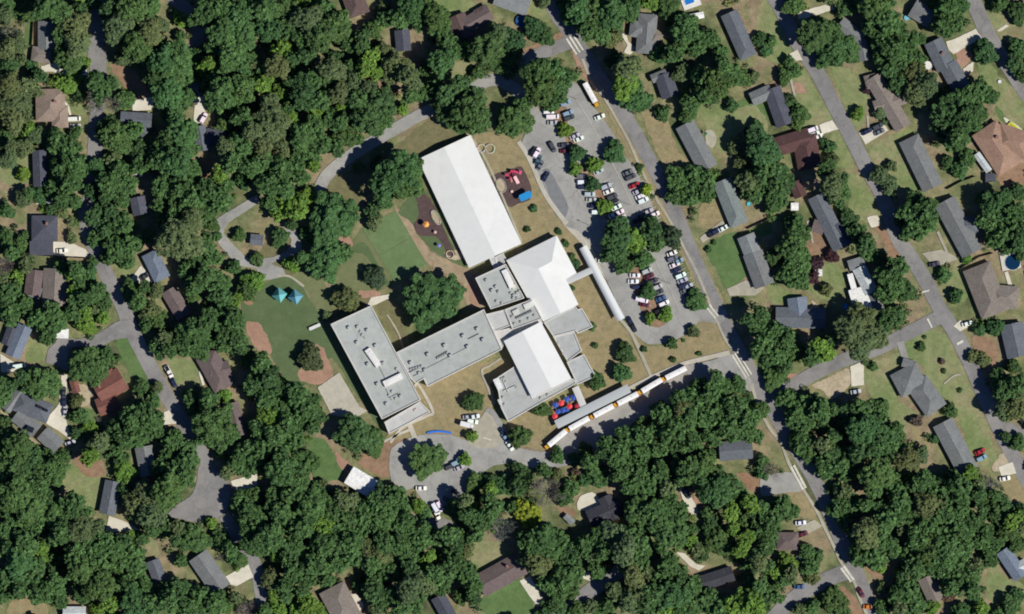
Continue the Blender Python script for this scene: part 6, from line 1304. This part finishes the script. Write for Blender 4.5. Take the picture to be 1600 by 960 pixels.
# labels: ties are broken by place among the look-alikes
by = {}
for q in recs: by.setdefault(q[3], []).append(q)
NUM = {2: 'two', 3: 'three', 4: 'four', 5: 'five', 6: 'six', 7: 'seven', 8: 'eight', 9: 'nine', 10: 'ten', 11: 'eleven', 12: 'twelve'}
for lb, g_ in by.items():
    if len(lb.replace('-', ' ').split()) > 15: lb = lb.replace('very large', 'huge').replace('to the ', '').replace('the woods', 'woods')
    if len(g_) == 1: tag(g_[0][0], lb, g_[0][4], g_[0][5]); continue
    xs = [q[1] for q in g_]; ys = [q[2] for q in g_]; hor = (max(xs) - min(xs)) >= (max(ys) - min(ys))
    g_.sort(key=lambda q: q[1] if hor else q[2]); n = len(g_)
    for i, q in enumerate(g_):
        if i == 0: w = 'leftmost' if hor else 'topmost'
        elif i == n - 1: w = 'rightmost' if hor else 'lowest'
        else: w = ('middle' if n == 3 else ORD[i]) + ('' if n == 3 else ' from left' if hor else ' from top')
        pre = f"{w} {lb}" if n == 2 or n == 3 or i in (0, n - 1) else f"{lb}, {w}"
        if len(pre.replace(',', ' ').replace('-', ' ').split()) > 15:
            pre = pre.replace('very large ', 'huge ').replace('mid-green', 'green').replace('to the ', '').replace('the woods', 'woods')
        if len(pre.replace('-', ' ').split()) > 15: pre = pre.replace('parking lot', 'lot').replace('the middle of ', 'mid ').replace('the main ', '')
        tag(q[0], pre, q[4], q[5])

# ---- gaps in the woods close up with more small trees
tx = np.array([[t[0], t[1], t[2]] for t in TR])
PAVED = [o_ for o_ in SC.objects if o_.get('kind') == 'structure' and (o_.name.split('.')[0] in ('road','side_street','school_drive','cul_de_sac','parking_lot','bus_loop','side_drive','concrete_driveway','walking_track','asphalt_drive','sports_pitch','play_lawn','meadow','footpath','sidewalk','plaza','concrete_pad','concrete_patio','dry_lawn','bare_dirt','lawn','green_lawn','red_clay','sand_patch','thin_lawn','bark_mulch'))]
def inside(px, py, poly):
    n = len(poly); c = False; j = n - 1
    for i in range(n):
        if (poly[i][1] > py) != (poly[j][1] > py) and px < (poly[j][0] - poly[i][0]) * (py - poly[i][1]) / (poly[j][1] - poly[i][1]) + poly[i][0]: c = not c
        j = i
    return c
PZ = []
for o_ in PAVED:
    for f_ in o_.data.polygons:
        pl = [tuple(o_.data.vertices[i].co)[:2] for i in f_.vertices]
        PZ.append((min(p[0] for p in pl), max(p[0] for p in pl), min(p[1] for p in pl), max(p[1] for p in pl), pl))

def open_ground(p, m=0.0):
    return any(a - m <= p.x <= b_ + m and c - m <= p.y <= d_ + m and (inside(p.x, p.y, pl) or (m and any(inside(p.x + i, p.y + j, pl) for i, j in ((m, 0), (-m, 0), (0, m), (0, -m))))) for a, b_, c, d_, pl in PZ)
WOODS = [[(0,0),(850,0),(840,100),(750,120),(660,170),(520,240),(480,300),(380,300),(330,350),(330,440),(380,470),(380,620),(480,640),(500,700),(500,960),(0,960)],
         [(480,740),(640,780),(830,740),(900,720),(1000,660),(1060,610),(1160,610),(1200,680),(1240,760),(1330,960),(480,960)],
         [(1210,600),(1290,640),(1400,640),(1440,730),(1540,740),(1600,800),(1600,960),(1340,960),(1280,760)], [(890,0),(1060,0),(1050,60),(960,60),(900,50)], [(1330,0),(1430,0),(1460,60),(1480,150),(1400,120),(1340,100)], [(1540,280),(1600,280),(1600,400),(1550,390)]]
rf_ = np.random.default_rng(21); extra = []
for _ in range(9000):
    x, y = rf_.uniform(0, 1600), rf_.uniform(0, 960)
    if not any(inside(x, y, w) for w in WOODS): continue
    r_ = rf_.uniform(9, 15)
    d = np.hypot(tx[:, 0] - x, tx[:, 1] - y) - tx[:, 2] * 1.03
    if d.min() < r_ * .12: continue
    if any(math.hypot(hx - x, hy - y) < 30 + r_ for hx, hy, _n in HOUSES): continue
    if open_ground(P(x, y), r_ * M * .75): continue
    extra.append((x, y, r_, 'mmdmob'[rf_.integers(0, 6)])); tx = np.vstack([tx, [x, y, r_]])
for _ in range(4000):        # the woods go on past the edges of the picture
    x, y = rf_.uniform(-130, 1730), rf_.uniform(-110, 1070)
    if -8 < x < 1608 and -8 < y < 968: continue
    r_ = rf_.uniform(14, 24); d = np.hypot(tx[:, 0] - x, tx[:, 1] - y) - tx[:, 2]
    if d.min() < r_ * .75 or open_ground(P(x, y), r_ * M * .6) or any(math.hypot(hx - x, hy - y) < 45 + r_ for hx, hy, _n in HOUSES): continue
    if x > 1600 and rf_.random() < .5: continue
    extra.append((x, y, r_, 'mmdmob'[rf_.integers(0, 6)])); tx = np.vstack([tx, [x, y, r_]])
rest = rest + extra; TR = TR + extra
# the smaller trees that merge into one mass of woodland
VV = []; CC = []; TVm = MB()
for i, (x, y, r, k) in enumerate(rest):
    R = r * M * 1.06; V, T = LOW[i % 4]; hz = 1.0 + R * .2 + (jr.uniform(1.0, 8.0) * low(x, y) if crowd(x, y, r) >= 2 else 0); p = P(x, y, hz + R * .4)
    a = jr.uniform(0, 6.28); co, si = math.cos(a), math.sin(a); v = V.copy()
    v = np.stack([(v[:, 0] * co - v[:, 1] * si) * R + p.x, (v[:, 0] * si + v[:, 1] * co) * R + p.y, v[:, 2] * R * .95 + hz], 1)
    c = np.array(TCOL[k]) * jr.uniform(.86, 1.14)
    if not (0 < x < 1600 and 0 < y < 960): q4 = np.arange(0, len(v) // 4, 2); v = v.reshape(-1, 4, 3)[q4].reshape(-1, 3); T = T.reshape(-1, 4)[q4].reshape(-1)
    VV.append(v); CC.append(T[:, None] * c[None, :])
    TVm.cyl((p.x, p.y, 0), (p.x, p.y, hz + R * .4), .22, .12, 6, False)
o = obj('woodland', cloud_mesh('woodland', np.concatenate(VV), None, col=np.concatenate(CC)), None, (1, 1, 1)); o['kind'] = 'stuff'
o['label'] = 'mass of smaller trees filling the woods between the taller crowns'; o['category'] = 'woodland'
tr_ = TVm.build('trunks', 'bark', o, (.10,.08,.065)); tr_['kind'] = 'stuff'

# low bushes and undergrowth under and beside the woods
ru = np.random.default_rng(3); VV = []; CC = []
pts = []
for _ in range(5200):
    x, y = ru.uniform(0, 1600), ru.uniform(0, 960)
    d = np.hypot(tx[:, 0] - x, tx[:, 1] - y) - tx[:, 2]
    if d.min() > 7 or d.min() < -14: continue
    if 500 < x < 940 and 210 < y < 700: continue
    p = P(x, y)
    if any(a <= p.x <= b_ and c <= p.y <= d_ and inside(p.x, p.y, pl) for a, b_, c, d_, pl in PZ): continue
    if any(math.hypot(hx - x, hy - y) < 34 for hx, hy, _n in HOUSES): continue
    pts.append((x, y))
SV, ST = LOW[0]
sel = ru.permutation(len(SV) // 4)[:90]; SV4 = SV.reshape(-1, 4, 3)[sel]; ST4 = ST.reshape(-1, 4)[sel]
for x, y in pts:
    R = ru.uniform(.8, 2.4); p = P(x, y); a = ru.uniform(0, 6.28); co, si = math.cos(a), math.sin(a)
    v = SV4.reshape(-1, 3); v = np.stack([(v[:, 0] * co - v[:, 1] * si) * R + p.x, (v[:, 0] * si + v[:, 1] * co) * R + p.y, np.maximum(.05, (v[:, 2] + .1) * R * 1.2)], 1)
    c = np.array(TCOL['mdob'[ru.integers(0, 4)]]) * ru.uniform(.8, 1.15); VV.append(v); CC.append(ST4.reshape(-1)[:, None] * c[None, :])
if VV:
    o = obj('undergrowth', cloud_mesh('undergrowth', np.concatenate(VV), None, col=np.concatenate(CC)), None, (1, 1, 1)); o['kind'] = 'stuff'
    o['label'] = 'low bushes and undergrowth at the feet of the trees'; o['category'] = 'undergrowth'
print('TREES', len(TR), 'individual', len(indiv), 'rest', len(rest), 'bushes', len(pts))

print('STUFFTRIS', sum(len(o.data.polygons) * 2 for o in SC.objects if o.type == 'MESH' and o.get('kind') == 'stuff'), 'MESHTRIS', sum(len(m.polygons) * 2 for m in bpy.data.meshes))
